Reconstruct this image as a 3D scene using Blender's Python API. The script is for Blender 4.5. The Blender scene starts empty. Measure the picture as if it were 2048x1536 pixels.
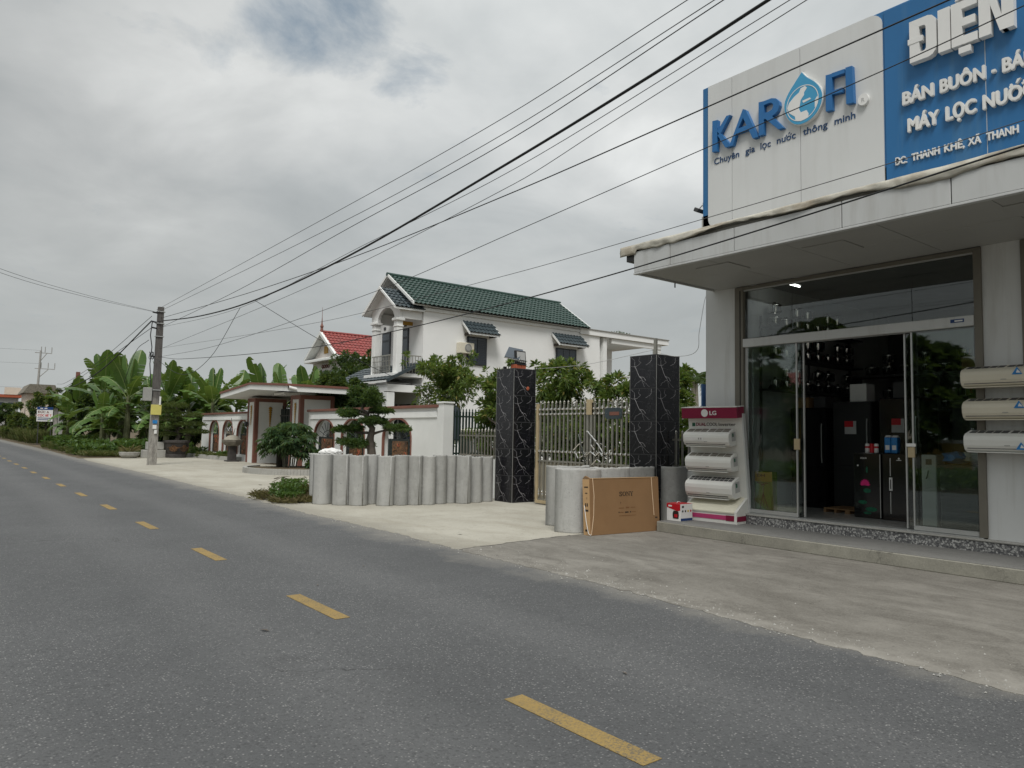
import bpy, bmesh, math, random
import numpy as np
from mathutils import Vector, Matrix, Euler

random.seed(7); RNG = np.random.default_rng(11)
SC = bpy.context.scene
COL = SC.collection
PI = math.pi
def rad(a): return math.radians(a)

# ------------------------------------------------------------------ camera
cam_d = bpy.data.cameras.new('camera'); cam = bpy.data.objects.new('camera', cam_d); COL.objects.link(cam)
yaw, pitch, roll = rad(38.17), rad(4.0), rad(1.05)
f_ = Vector((math.sin(yaw)*math.cos(pitch), math.cos(yaw)*math.cos(pitch), math.sin(pitch)))
r_ = Vector((math.cos(yaw), -math.sin(yaw), 0)); u_ = r_.cross(f_)
r2 = r_*math.cos(roll)+u_*math.sin(roll); u2 = -r_*math.sin(roll)+u_*math.cos(roll)
cam.matrix_world = Matrix(((r2.x, u2.x, -f_.x, 0), (r2.y, u2.y, -f_.y, 0), (r2.z, u2.z, -f_.z, 1.5), (0, 0, 0, 1)))
cam_d.sensor_width = 36; cam_d.lens = 1469/2048*36; cam_d.clip_end = 3000; cam_d.clip_start = .05
SC.camera = cam
SC.render.resolution_x = 1024; SC.render.resolution_y = 768

# ------------------------------------------------------------------ world (cloudy sky)
SUN_DIR = Vector((-.34, -.42, .84)).normalized()
world = bpy.data.worlds.new('World'); SC.world = world; world.use_nodes = True
nt = world.node_tree; nt.nodes.clear()
def wn(t, **k):
    n = nt.nodes.new(t)
    for a, b in k.items(): setattr(n, a, b)
    return n
def wl(a, b): nt.links.new(a, b)
sky = wn('ShaderNodeTexSky', sky_type='NISHITA', sun_disc=False)
sky.sun_elevation = math.asin(SUN_DIR.z); sky.sun_rotation = math.atan2(SUN_DIR.x, SUN_DIR.y)
sky.air_density = 1.2; sky.dust_density = 2.0
tc = wn('ShaderNodeTexCoord'); sep = wn('ShaderNodeSeparateXYZ'); wl(tc.outputs['Generated'], sep.inputs[0])
def wmath(op, a, b=None, clamp=False):
    n = wn('ShaderNodeMath', operation=op, use_clamp=clamp)
    for i, v in enumerate((a, b)):
        if v is None: continue
        if isinstance(v, (int, float)): n.inputs[i].default_value = v
        else: wl(v, n.inputs[i])
    return n.outputs[0]
zc = wmath('MAXIMUM', sep.outputs[2], 0.0)
den = wmath('ADD', zc, .22)
px = wmath('DIVIDE', sep.outputs[0], den); py = wmath('DIVIDE', sep.outputs[1], den)
comb = wn('ShaderNodeCombineXYZ'); wl(px, comb.inputs[0]); wl(py, comb.inputs[1])
def wnoise(scale, detail, rough, dist, off):
    mp = wn('ShaderNodeMapping'); mp.inputs['Location'].default_value = off; wl(comb.outputs[0], mp.inputs[0])
    n = wn('ShaderNodeTexNoise'); n.inputs['Scale'].default_value = scale; n.inputs['Detail'].default_value = detail
    n.inputs['Roughness'].default_value = rough; n.inputs['Distortion'].default_value = dist
    wl(mp.outputs[0], n.inputs[0]); return n.outputs[0]
def wramp(v, stops):
    r = wn('ShaderNodeValToRGB'); e = r.color_ramp.elements
    while len(e) < len(stops): e.new(.5)
    for i, (p, c) in enumerate(stops): e[i].position = p; e[i].color = (*c, 1)
    wl(v, r.inputs[0]); return r.outputs[0]
nA = wnoise(1.05, 7, .52, .35, (3.1, 1.7, 0)); nB = wnoise(2.6, 6, .55, .5, (7.4, 2.2, 0)); nC = wnoise(.55, 3, .5, .2, (1.0, 9.0, 0))
mixn = wmath('ADD', wmath('ADD', wmath('MULTIPLY', nA, .5), wmath('MULTIPLY', nB, .22)), wmath('MULTIPLY', nC, .28))
cloud = wramp(mixn, [(.36, (.35, .372, .384)), (.46, (.445, .465, .475)), (.56, (.58, .592, .595)), (.66, (.77, .778, .775))])
# openings between the clouds where the blue shows
nG = wnoise(2.1, 7, .55, .6, (.62, 4.35, 0))
def lobe(d, p0, p1):
    v = Vector(d).normalized()
    dp = wn('ShaderNodeVectorMath', operation='DOT_PRODUCT'); wl(tc.outputs['Generated'], dp.inputs[0]); dp.inputs[1].default_value = v
    mr = wn('ShaderNodeMapRange', interpolation_type='SMOOTHSTEP'); wl(dp.outputs['Value'], mr.inputs[0])
    mr.inputs[1].default_value = p0; mr.inputs[2].default_value = p1; return mr.outputs[0]
warp = wmath('MULTIPLY', wmath('SUBTRACT', wnoise(3.2, 8, .62, .3, (5.2, 1.1, 0)), .5), 1.0)
g1 = lobe((.3345, .8027, .4956), .9935, 1.0); g2 = wmath('MULTIPLY', lobe((.4261, .7784, .4636), .995, 1.0), .38); g3 = wmath('MULTIPLY', lobe((-.1181, .8157, .5717), .93, 1.0), .30)
gap = wmath('MAXIMUM', g1, wmath('MAXIMUM', g2, g3))
gmask = wmath('MULTIPLY', wramp(wmath('ADD', wmath('MULTIPLY', gap, .62), wmath('MULTIPLY', warp, 1.7)), [(.22, (0, 0, 0)), (.66, (1, 1, 1))]), .78)
thin = wmath('ADD', wmath('MULTIPLY', lobe((.62, .55, .55), .72, 1.0), .22), wmath('MULTIPLY', lobe((.02, .85, .5), .86, 1.0), -.10))
# whole overcast grows brighter with height, hazier to the horizon
elev = wramp(zc, [(0, (.86, .885, .875)), (.12, (.85, .87, .87)), (.35, (.95, .96, .955)), (.62, (1.22, 1.22, 1.2)), (1, (1.55, 1.55, 1.52))])
mul = wn('ShaderNodeMix', data_type='RGBA', blend_type='MULTIPLY'); mul.inputs[0].default_value = 1
wl(cloud, mul.inputs[6]); tv_ = wn('ShaderNodeVectorMath', operation='SCALE'); wl(elev, tv_.inputs[0]); wl(wmath('ADD', thin, .97), tv_.inputs['Scale']); wl(tv_.outputs[0], mul.inputs[7])
hz = wn('ShaderNodeMix', data_type='RGBA'); wl(wmath('SUBTRACT', 1, wmath('MULTIPLY', zc, 3.2), True), hz.inputs[0]); hz.inputs[7].default_value = (.44, .462, .455, 1)
wl(mul.outputs[2], hz.inputs[6])
sc10 = wn('ShaderNodeMix', data_type='RGBA', blend_type='MULTIPLY'); sc10.inputs[0].default_value = 1; sc10.inputs[7].default_value = (10, 10, 10, 1); wl(hz.outputs[2], sc10.inputs[6])
fin = wn('ShaderNodeMix', data_type='RGBA'); wl(gmask, fin.inputs[0]); wl(sc10.outputs[2], fin.inputs[6])
blue = wn('ShaderNodeMix', data_type='RGBA'); blue.inputs[0].default_value = .55; wl(sky.outputs[0], blue.inputs[6]); blue.inputs[7].default_value = (2.0, 2.75, 3.2, 1)
wl(blue.outputs[2], fin.inputs[7])
bg = wn('ShaderNodeBackground'); bg.inputs[1].default_value = .1; wl(fin.outputs[2], bg.inputs[0])
wo = wn('ShaderNodeOutputWorld'); wl(bg.outputs[0], wo.inputs[0])

sun_d = bpy.data.lights.new('sun', 'SUN'); sun = bpy.data.objects.new('sun', sun_d); COL.objects.link(sun)
sun_d.energy = 2.7; sun_d.angle = rad(22); sun_d.color = (1, .975, .94)
sun.rotation_euler = SUN_DIR.to_track_quat('Z', 'Y').to_euler()
vs = SC.view_settings; vs.view_transform = 'Standard'; vs.look = 'None'; vs.exposure = 0.06; vs.gamma = 1; vs.use_curve_mapping = False
SC.cycles.max_bounces = 8; SC.cycles.transparent_max_bounces = 16

# ------------------------------------------------------------------ materials
def lin(r, g, b):
    return tuple(((c/255)/12.92 if c/255 <= .04045 else ((c/255+.055)/1.055)**2.4) for c in (r, g, b))
MATS = {}
class NB:
    def __init__(s, name):
        s.m = bpy.data.materials.new(name); s.m.use_nodes = True; s.t = s.m.node_tree
        s.b = s.t.nodes['Principled BSDF']; s.o = s.t.nodes['Material Output']; MATS[name] = s.m
    def n(s, t, **k):
        x = s.t.nodes.new(t)
        for a, b in k.items(): setattr(x, a, b)
        return x
    def l(s, a, b): s.t.links.new(a, b)
    def coord(s, kind='pos'):
        if kind == 'pos': return s.n('ShaderNodeNewGeometry').outputs['Position']
        return s.n('ShaderNodeTexCoord').outputs['Object']
    def noise(s, co, scale, detail=4, rough=.55, dist=0, stretch=None):
        if stretch:
            mp = s.n('ShaderNodeMapping'); mp.inputs['Scale'].default_value = stretch; s.l(co, mp.inputs[0]); co = mp.outputs[0]
        x = s.n('ShaderNodeTexNoise'); x.inputs['Scale'].default_value = scale; x.inputs['Detail'].default_value = detail
        x.inputs['Roughness'].default_value = rough; x.inputs['Distortion'].default_value = dist; s.l(co, x.inputs[0]); return x.outputs[0]
    def ramp(s, v, stops):
        r = s.n('ShaderNodeValToRGB'); e = r.color_ramp.elements
        while len(e) < len(stops): e.new(.5)
        for i, (p, c) in enumerate(stops):
            e[i].position = p; e[i].color = (c, c, c, 1) if isinstance(c, (int, float)) else (*c, 1)
        s.l(v, r.inputs[0]); return r.outputs[0]
    def mix(s, f, a, b, mode='MIX'):
        x = s.n('ShaderNodeMix', data_type='RGBA', blend_type=mode)
        for i, v in ((0, f), (6, a), (7, b)):
            if isinstance(v, (int, float)): x.inputs[i].default_value = v if i == 0 else (v, v, v, 1)
            elif isinstance(v, tuple): x.inputs[i].default_value = (*v, 1)
            else: s.l(v, x.inputs[i])
        return x.outputs[2]
    def math(s, op, a, b=None, clamp=False):
        x = s.n('ShaderNodeMath', operation=op, use_clamp=clamp)
        for i, v in enumerate((a, b)):
            if v is None: continue
            if isinstance(v, (int, float)): x.inputs[i].default_value = v
            else: s.l(v, x.inputs[i])
        return x.outputs[0]
    def col(s, c):
        if isinstance(c, tuple): s.b.inputs['Base Color'].default_value = (*c, 1)
        else: s.l(c, s.b.inputs['Base Color'])
    def bump(s, h, strength=.3, dist=.01):
        x = s.n('ShaderNodeBump'); x.inputs['Strength'].default_value = strength; x.inputs['Distance'].default_value = dist
        s.l(h, x.inputs['Height']); s.l(x.outputs[0], s.b.inputs['Normal'])
    def set(s, rough=None, metal=None, spec=None):
        if rough is not None: s.b.inputs['Roughness'].default_value = rough
        if metal is not None: s.b.inputs['Metallic'].default_value = metal
        if spec is not None: s.b.inputs['Specular IOR Level'].default_value = spec
        return s

def plain(name, c, rough=.6, metal=0, var=.12, scale=3., bump=0, bscale=40, dirt=None, dscale=1.5, spec=.4, streak=False, co='pos'):
    """painted or bare surface: slow tone variation, optional grime patches or rain streaks, fine relief"""
    b = NB(name); b.set(rough, metal, spec); p = b.coord(co)
    n1 = b.noise(p, scale, 5, .6)
    lo = tuple(x*(1-var) for x in c); hi = tuple(min(1, x*(1+var)) for x in c)
    k = b.mix(b.ramp(n1, [(.3, 0.), (.7, 1.)]), lo, hi)
    if dirt:
        n2 = b.noise(p, dscale, 6, .62, .3, (6, 6, .55) if streak else None)
        k = b.mix(b.math('MULTIPLY', b.ramp(n2, [(.5, 0.), (.72, 1.)]), dirt[1]), k, dirt[0])
    b.col(k)
    if bump: b.bump(b.noise(p, bscale, 5, .6), bump, .01)
    return b.m

# road and ground
def asphalt():
    b = NB('asphalt'); p = b.coord(); b.set(.82, 0, .32)
    base = b.mix(b.ramp(b.noise(p, .45, 6, .65), [(.3, 0.), (.7, 1.)]), (.068, .071, .073), (.096, .099, .101))
    sx = b.n('ShaderNodeSeparateXYZ'); b.l(p, sx.inputs[0])
    lane = b.math('SINE', b.math('MULTIPLY', b.math('ADD', sx.outputs[0], b.math('MULTIPLY', b.noise(p, .12, 2), .5)), 3.6))   # wheel tracks, polished paler
    base = b.mix(b.math('MULTIPLY', b.ramp(b.math('ADD', b.math('MULTIPLY', lane, .35), b.noise(p, .9, 5, .6, 0, (1.0, .10, 1))), [(.45, 0.), (.95, 1.)]), .4), base, (.128, .130, .131))
    stn = b.ramp(b.noise(p, .7, 6, .6, .6), [(.62, 0.), (.74, 1.)]); base = b.mix(b.math('MULTIPLY', stn, .45), base, (.042, .043, .044))
    v = b.n('ShaderNodeTexVoronoi'); v.inputs['Scale'].default_value = 72; b.l(p, v.inputs[0])
    sp = b.n('ShaderNodeSeparateColor'); b.l(v.outputs['Color'], sp.inputs[0])
    dens = b.ramp(b.noise(p, .5, 5, .6), [(.3, .4), (.65, 1.)])
    light = b.math('MULTIPLY', b.math('MULTIPLY', b.ramp(sp.outputs[0], [(.70, 0.), (.97, 1.)]), b.ramp(v.outputs['Distance'], [(.22, 1.), (.5, 0.)])), dens)
    k = b.mix(b.math('MULTIPLY', light, .72), base, (.44, .435, .42))
    dark = b.ramp(sp.outputs[1], [(.0, 1.), (.35, 0.)]); k = b.mix(b.math('MULTIPLY', dark, .5), k, (.032, .033, .035))
    fine = b.noise(p, 210, 3, .7); k = b.mix(b.math('MULTIPLY', b.ramp(fine, [(.4, 0.), (.65, 1.)]), .25), k, (.145, .145, .142))
    cv = b.n('ShaderNodeTexVoronoi', feature='DISTANCE_TO_EDGE'); cv.inputs['Scale'].default_value = .33; wv = b.n('ShaderNodeVectorMath', operation='ADD'); b.l(p, wv.inputs[0])
    nz = b.n('ShaderNodeTexNoise'); nz.inputs['Scale'].default_value = 1.6; nz.inputs['Detail'].default_value = 5; b.l(p, nz.inputs[0]); b.l(nz.outputs['Color'], wv.inputs[1]); b.l(wv.outputs[0], cv.inputs[0])
    crk = b.math('MULTIPLY', b.ramp(cv.outputs['Distance'], [(0., 1.), (.004, 0.)]), b.ramp(b.noise(p, .25, 2), [(.52, 0.), (.6, 1.)])); k = b.mix(b.math('MULTIPLY', crk, .75), k, (.02, .02, .02))
    dn = b.math('ADD', sx.outputs[0], b.math('MULTIPLY', b.noise(p, 1.3, 7, .68), 1.6))
    k = b.mix(b.math('MULTIPLY', b.ramp(b.math('SUBTRACT', dn, 5.45), [(.35, 0.), (.85, 1.)]), .6), k, (.22, .21, .185))   # grit washed to the edge
    b.col(k); b.bump(b.math('ADD', b.math('MULTIPLY', v.outputs['Distance'], -1.0), b.math('MULTIPLY', fine, .6)), .6, .006); return b.m
asphalt()
def paint_yellow():
    b = NB('road_paint'); p = b.coord(); b.set(.8, 0, .3)
    k = b.mix(b.noise(p, 30, 4), lin(138, 116, 66), lin(156, 132, 82))
    w = b.math('MULTIPLY', b.ramp(b.noise(p, 75, 5, .75), [(.46, 0.), (.60, 1.)]), b.ramp(b.noise(p, 2.6, 5, .65), [(.36, .12), (.66, .95)])); k = b.mix(b.math('MULTIPLY', b.ramp(b.noise(p, 5, 5, .6), [(.45, 0.), (.7, 1.)]), .35), k, (.16, .13, .07)); b.col(b.mix(w, k, (.085, .084, .08)))
    b.bump(b.noise(p, 120, 3), .3, .004)
paint_yellow()
def concrete_slab(name, c1, c2, c3, s=1., edge=None, dark=.6, patch=(.48, .7)):
    b = NB(name); p = b.coord(); b.set(.9, 0, .25)
    k = b.mix(b.ramp(b.noise(p, .8*s, 6, .62, .3), [(.32, 0.), (.68, 1.)]), c1, c2)
    k = b.mix(b.math('MULTIPLY', b.ramp(b.noise(p, 1.6*s, 7, .68, .5, (1.6, .7, 1)), [(patch[0], 0.), (patch[1], 1.)]), dark), k, c3)
    g = b.noise(p, 55, 5, .7); k = b.mix(b.math('MULTIPLY', b.ramp(g, [(.35, 0.), (.7, 1.)]), .40), k, tuple(min(1, x*1.35) for x in c2))
    g2 = b.noise(p, 9, 9, .78, .2); k = b.mix(b.math('MULTIPLY', b.ramp(g2, [(.5, 0.), (.74, 1.)]), .45*dark), k, c3); k = b.mix(b.math('MULTIPLY', b.ramp(g2, [(.26, 1.), (.42, 0.)]), .4*dark), k, tuple(min(1, x*1.25) for x in c2))
    cr = b.ramp(b.math('ABSOLUTE', b.math('SUBTRACT', b.noise(p, .9, 5, .6, .6), .5)), [(0., 1.), (.004, 0.)]); k = b.mix(b.math('MULTIPLY', cr, .35), k, tuple(x*.45 for x in c3))
    if edge:   # pale dust and sand swept to the roadside
        sx = b.n('ShaderNodeSeparateXYZ'); b.l(p, sx.inputs[0])
        e = b.math('SUBTRACT', edge[1], b.math('ADD', sx.outputs[0], b.math('MULTIPLY', b.noise(p, 1.7, 6, .65), edge[2])))
        k = b.mix(b.math('MULTIPLY', b.ramp(b.math('ADD', b.math('MULTIPLY', e, .8), .5), [(.35, 0.), (.8, 1.)]), .8), k, edge[0])
    b.col(k); b.bump(b.math('ADD', g, b.math('MULTIPLY', b.noise(p, 9, 5, .6), 1.5)), .3, .01); return b.m
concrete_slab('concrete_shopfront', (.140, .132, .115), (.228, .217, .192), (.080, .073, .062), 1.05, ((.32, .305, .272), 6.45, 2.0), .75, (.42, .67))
concrete_slab('concrete_drive', (.29, .275, .23), (.40, .385, .33), (.22, .195, .15), .6, ((.25, .235, .195), 6.5, 1.0), .6, (.45, .72))
concrete_slab('step_concrete', (.19, .183, .155), (.29, .28, .235), (.10, .096, .08), 1.6, None, .5)
concrete_slab('step_top_concrete', (.15, .15, .143), (.20, .198, .187), (.10, .10, .094), .8, None, .5)
plain('soil', (.10, .075, .045), .95, var=.4, scale=4, bump=.6, bscale=12, dirt=((.055, .07, .025), .8), dscale=.7)
# buildings
plain('white_wall', (.68, .69, .67), .75, var=.05, scale=1.2, dirt=((.46, .46, .43), .22), dscale=.5, streak=False, bump=.08, bscale=60)
plain('white_house', (.77, .775, .76), .7, var=.03, scale=.8, dirt=((.60, .60, .57), .22), dscale=.35)
plain('white_trim', (.74, .75, .73), .65, var=.04)
plain('shop_wall', (.60, .61, .60), .7, var=.05, scale=1.5, dirt=((.40, .39, .36), .5), dscale=.9, streak=True, bump=.08, bscale=30)
plain('cream_house', (.62, .53, .44), .75, var=.06)
plain('pink_white', (.64, .60, .57), .75, var=.05, dirt=((.45, .40, .36), .3))
plain('brown_trim', lin(118, 78, 66), .6, var=.1, scale=3)
plain('gold', lin(168, 128, 48), .45, .3, var=.25, scale=20, bump=.4, bscale=30)
plain('tile_green', lin(42, 66, 59), .28, var=.22, scale=9, dirt=((.012, .028, .022), .5), dscale=2.5, spec=.5)
plain('tile_dark', lin(58, 68, 72), .35, var=.2, scale=9, dirt=((.02, .025, .025), .5), dscale=3)
plain('tile_red', lin(140, 70, 66), .5, var=.2, scale=6, dirt=((.12, .05, .045), .5), dscale=2)
plain('dark_frame', lin(46, 50, 56), .4, var=.1)
plain('window_glass', lin(52, 62, 72), .08, var=.2, scale=.7, spec=.6)
plain('jamb', lin(112, 108, 98), .5, .1, var=.08, scale=4)
plain('jamb_dark', (.01, .01, .01), .6)
plain('alu', (.50, .51, .50), .35, .5, var=.06)
plain('alu_panel', (.53, .54, .53), .42, .05, var=.05, scale=.9, dirt=((.36, .35, .32), .45), dscale=.8, streak=True)
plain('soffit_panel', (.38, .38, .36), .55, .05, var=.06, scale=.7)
plain('vein', (.40, .39, .40), .2)
plain('vein_faint', (.10, .10, .105), .2)
plain('sign_white', (.62, .63, .62), .4, .05, var=.04, scale=.6, dirt=((.45, .445, .42), .30), dscale=.5, streak=True)
plain('sign_blue', lin(44, 104, 154), .4, .05, var=.08, scale=.5, dirt=(lin(84, 124, 154), .45), dscale=.8, streak=True)
plain('letter_blue', lin(42, 104, 160), .4, var=.05)
plain('letter_navy', lin(38, 70, 108), .5, var=.05)
plain('letter_white', (.72, .72, .70), .45, var=.04)
plain('drop_blue', lin(68, 150, 190), .4, var=.04)
plain('tarp', (.50, .48, .41), .55, var=.22, scale=3, bump=.8, bscale=9, dirt=((.22, .16, .09), .75), dscale=1.6)
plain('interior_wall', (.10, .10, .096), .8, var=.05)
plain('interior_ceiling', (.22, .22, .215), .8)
plain('floor_tile', (.46, .46, .44), .15, var=.04, spec=.5)
plain('black_gloss', (.007, .007, .008), .12, var=.1, spec=.6)
plain('black_matt', (.016, .016, .017), .5)
plain('dark_grey', (.05, .05, .052), .45)
plain('steel', (.40, .385, .34), .36, .85, var=.12, scale=6)
plain('chrome', (.75, .74, .72), .12, 1, var=.05)
plain('beige_metal', lin(176, 160, 128), .45, .15, var=.12, scale=3)
plain('kick_panel', lin(168, 162, 146), .38, .45, var=.1, scale=3)
plain('green_iron', lin(34, 52, 46), .5, .2)
def pierced():
    b = NB('grille_gold'); p = b.coord(); b.set(.5, .15, .4)
    n = b.noise(p, 7, 3, .55, 1.2); sc_ = b.ramp(b.math('ABSOLUTE', b.math('SUBTRACT', b.math('FRACT', b.math('MULTIPLY', n, 5.0)), .5)), [(.14, 0.), (.24, 1.)])
    k = b.mix(b.noise(p, 18, 4), lin(104, 74, 50), lin(142, 104, 70)); b.col(b.mix(sc_, (.022, .016, .012), k)); b.bump(sc_, .8, .02)
pierced()
plain('grille_black', (.022, .03, .028), .5)
plain('ac_white', (.70, .70, .66), .35, var=.03)
plain('ac_cream', (.62, .58, .47), .4, var=.04)
plain('display_white', (.68, .68, .64), .4, var=.04, dirt=((.5, .46, .36), .3), dscale=2)
plain('display_cream', (.66, .64, .52), .4, var=.05, dirt=((.45, .40, .28), .3), dscale=3)
plain('lg_red', lin(126, 24, 58), .35, var=.06)
plain('pink_strip', lin(176, 62, 108), .4, var=.1)
plain('cardboard', lin(132, 102, 70), .8, var=.06, scale=2, dirt=(lin(120, 88, 56), .5), dscale=1.2, bump=.1, bscale=50)
plain('cardboard_light', lin(184, 150, 108), .8, var=.05, scale=3)
plain('ink', (.02, .014, .01), .7)
plain('ink_faint', lin(112, 78, 48), .8)
plain('strap', lin(206, 180, 150), .5)
plain('plastic_white', (.72, .72, .70), .5, var=.06)
plain('print_red', lin(184, 26, 38), .45)
plain('print_blue', lin(40, 120, 182), .45, var=.2, scale=30)
plain('print_navy', lin(24, 58, 110), .5)
plain('print_green', lin(104, 172, 62), .5, var=.15, scale=6)
plain('print_yellow', lin(200, 172, 40), .5, var=.1)
plain('print_pink', lin(214, 38, 120), .5, var=.2, scale=20)
plain('print_leaf', lin(20, 92, 66), .5, var=.4, scale=20)
plain('paper_grey', (.42, .42, .41), .7)
plain('clay', lin(158, 84, 58), .85, var=.2, scale=20, bump=.3)
plain('yellow_board', lin(196, 188, 104), .6, var=.1)
plain('grey_box', lin(150, 150, 146), .6, var=.1, scale=6)
plain('pvc_blue', lin(62, 100, 150), .5, var=.1)
plain('stone', (.17, .155, .125), .9, var=.35, scale=6, bump=.7, bscale=18)
plain('joint_grey', (.085, .085, .085), .8)
plain('stone_dark', (.05, .045, .042), .8, var=.3, scale=6, bump=.3)
plain('kerb', (.36, .355, .33), .9, var=.12, scale=2, bump=.3, dirt=((.2, .19, .16), .6), dscale=2)
plain('wire', (.016, .017, .018), .6)
plain('wire_grey', (.07, .072, .074), .6)
plain('wire_white', (.45, .45, .44), .6)
plain('yellow_wall', lin(190, 160, 92), .8, var=.1, dirt=((.2, .16, .09), .5))
def channel_mat():
    b = NB('channel_concrete'); p = b.coord(); b.set(.9, 0, .2)
    oi = b.n('ShaderNodeObjectInfo')
    k = b.mix(b.ramp(b.noise(p, 2.2, 6, .6), [(.3, 0.), (.7, 1.)]), (.30, .30, .285), (.40, .40, .38))
    k = b.mix(.55, k, b.mix(oi.outputs['Random'], (.26, .26, .245), (.44, .44, .42)))
    k = b.mix(b.math('MULTIPLY', b.ramp(b.noise(p, 3, 6, .65, .3, (4, 4, .5)), [(.52, 0.), (.74, 1.)]), .5), k, (.19, .185, .165))
    pits = b.ramp(b.noise(p, 30, 4, .65), [(.60, 0.), (.70, 1.)]); k = b.mix(b.math('MULTIPLY', pits, .6), k, (.17, .17, .16)); k = b.mix(b.math('MULTIPLY', b.ramp(b.noise(p, 9, 6, .7), [(.45, 0.), (.75, 1.)]), .35), k, (.50, .50, .48))
    b.col(k); b.bump(b.math('ADD', b.noise(p, 40, 5, .65), b.math('MULTIPLY', b.noise(p, 5, 4), 1.5)), .35, .012)
channel_mat()
def pole_mat():
    b = NB('pole_concrete'); p = b.coord(); b.set(.9, 0, .2)
    k = b.mix(b.ramp(b.noise(p, 5, 6, .7, .3, (3, 3, .6)), [(.35, 0.), (.65, 1.)]), (.16, .15, .135), (.40, .385, .35))
    sx = b.n('ShaderNodeSeparateXYZ'); b.l(p, sx.inputs[0])
    up = b.ramp(b.math('MULTIPLY', b.math('ADD', sx.outputs[2], b.math('MULTIPLY', b.noise(p, 2, 4), 1.6)), .1), [(.28, 0.), (.36, 1.)])
    k = b.mix(b.math('MULTIPLY', up, .8), k, (.062, .057, .056)); b.col(k); b.bump(b.noise(p, 30, 5), .4, .01)   # black mould on the upper shaft
pole_mat()
def marble():
    b = NB('black_marble'); p = b.coord('obj'); b.set(.18, 0, .5)
    def vein(scale, off, rot, wdt, stretch):
        mp = b.n('ShaderNodeMapping'); mp.inputs['Location'].default_value = off; mp.inputs['Rotation'].default_value = rot; mp.inputs['Scale'].default_value = stretch
        b.l(p, mp.inputs[0]); x = b.noise(mp.outputs[0], scale, 5, .6, .8)
        return b.ramp(b.math('ABSOLUTE', b.math('SUBTRACT', x, .5)), [(0., 1.), (wdt, 0.)])
    v1 = vein(2.3, (.3, .7, .2), (.5, .4, .6), .0085, (1.0, 1.0, .55)); v2 = vein(4.1, (4.3, 2.7, 1.2), (-.6, .3, -.5), .008, (1., 1., .7))
    gate1 = b.ramp(b.noise(p, 3.1, 2), [(.46, 0.), (.6, 1.)]); gate2 = b.ramp(b.noise(p, 4.6, 2), [(.5, 0.), (.62, 1.)])
    v = b.math('MULTIPLY', b.math('MAXIMUM', b.math('MULTIPLY', v1, gate1), b.math('MULTIPLY', v2, gate2)), .10)
    b.col(b.mix(v, (.009, .009, .012), (.42, .41, .42)))
marble()
def granite():
    b = NB('granite'); p = b.coord(); b.set(.4, 0, .4)
    v = b.n('ShaderNodeTexVoronoi'); v.inputs['Scale'].default_value = 55; b.l(p, v.inputs[0])
    sp = b.n('ShaderNodeSeparateColor'); b.l(v.outputs['Color'], sp.inputs[0])
    b.col(b.mix(b.ramp(sp.outputs[0], [(.55, 0.), (.95, 1.)]), b.mix(sp.outputs[1], (.07, .07, .075), (.17, .17, .17)), (.48, .48, .46)))
granite()
def leafmat(name, c1, c2, c3=None, trans=.35, rough=.45):
    b = NB(name); b.set(rough, 0, .35)
    g = b.n('ShaderNodeNewGeometry'); oi = b.n('ShaderNodeObjectInfo')
    k = b.mix(g.outputs['Random Per Island'], c1, c2)
    if c3: k = b.mix(b.ramp(g.outputs['Random Per Island'], [(.90, 0.), (.93, 1.)]), k, c3)
    b.col(k)
    t = b.n('ShaderNodeBsdfTranslucent'); b.l(b.mix(.5, k, (.25, .34, .05)), t.inputs[0])
    m = b.n('ShaderNodeMixShader'); m.inputs[0].default_value = trans
    b.l(b.b.outputs[0], m.inputs[1]); b.l(t.outputs[0], m.inputs[2]); b.l(m.outputs[0], b.o.inputs[0]); return b.m
leafmat('leaf_shrub', (.040, .088, .019), (.145, .205, .050), (.27, .23, .07), .40)
leafmat('leaf_dark', (.018, .042, .016), (.048, .085, .030))
leafmat('leaf_bonsai', (.022, .055, .018), (.062, .115, .034))
leafmat('leaf_pine', (.030, .050, .016), (.075, .095, .030))
leafmat('leaf_papaya', (.022, .058, .026), (.05, .10, .042), (.08, .12, .045))
leafmat('leaf_weed', (.036, .080, .018), (.08, .150, .034))
leafmat('leaf_mixed', (.040, .070, .022), (.085, .125, .035), (.20, .17, .04))
leafmat('grass', (.075, .105, .030), (.155, .165, .06), (.22, .19, .09))
leafmat('straw', (.16, .12, .06), (.26, .21, .12))
leafmat('palm', (.035, .075, .030), (.07, .115, .045))
def bananamat():
    b = NB('leaf_banana'); b.set(.38, 0, .4); oi = b.n('ShaderNodeObjectInfo'); p = b.coord('obj')
    k = b.mix(oi.outputs['Random'], (.030, .080, .018), (.085, .165, .034))
    sx = b.n('ShaderNodeSeparateXYZ'); b.l(p, sx.inputs[0])
    rib = b.ramp(b.math('ABSOLUTE', sx.outputs[0]), [(.012, 1.), (.03, 0.)])
    ln = b.ramp(b.noise(p, 26, 2, .5, 0, (.15, 1, 1)), [(.3, 0.), (.7, 1.)])
    k = b.mix(b.math('MULTIPLY', ln, .35), k, (.12, .19, .05)); k = b.mix(rib, k, (.24, .29, .11)); b.col(k)
    t = b.n('ShaderNodeBsdfTranslucent'); b.l(b.mix(.5, k, (.28, .38, .05)), t.inputs[0]); m = b.n('ShaderNodeMixShader'); m.inputs[0].default_value = .27
    b.l(b.b.outputs[0], m.inputs[1]); b.l(t.outputs[0], m.inputs[2]); b.l(m.outputs[0], b.o.inputs[0])
bananamat()
plain('leaf_yellow', lin(196, 158, 40), .6, var=.2)
plain('banana_stem', (.11, .12, .06), .7, var=.4, scale=5, dirt=((.06, .04, .02), .7))
plain('bark', (.11, .095, .08), .9, var=.3, scale=8, bump=.6, bscale=14)
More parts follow.
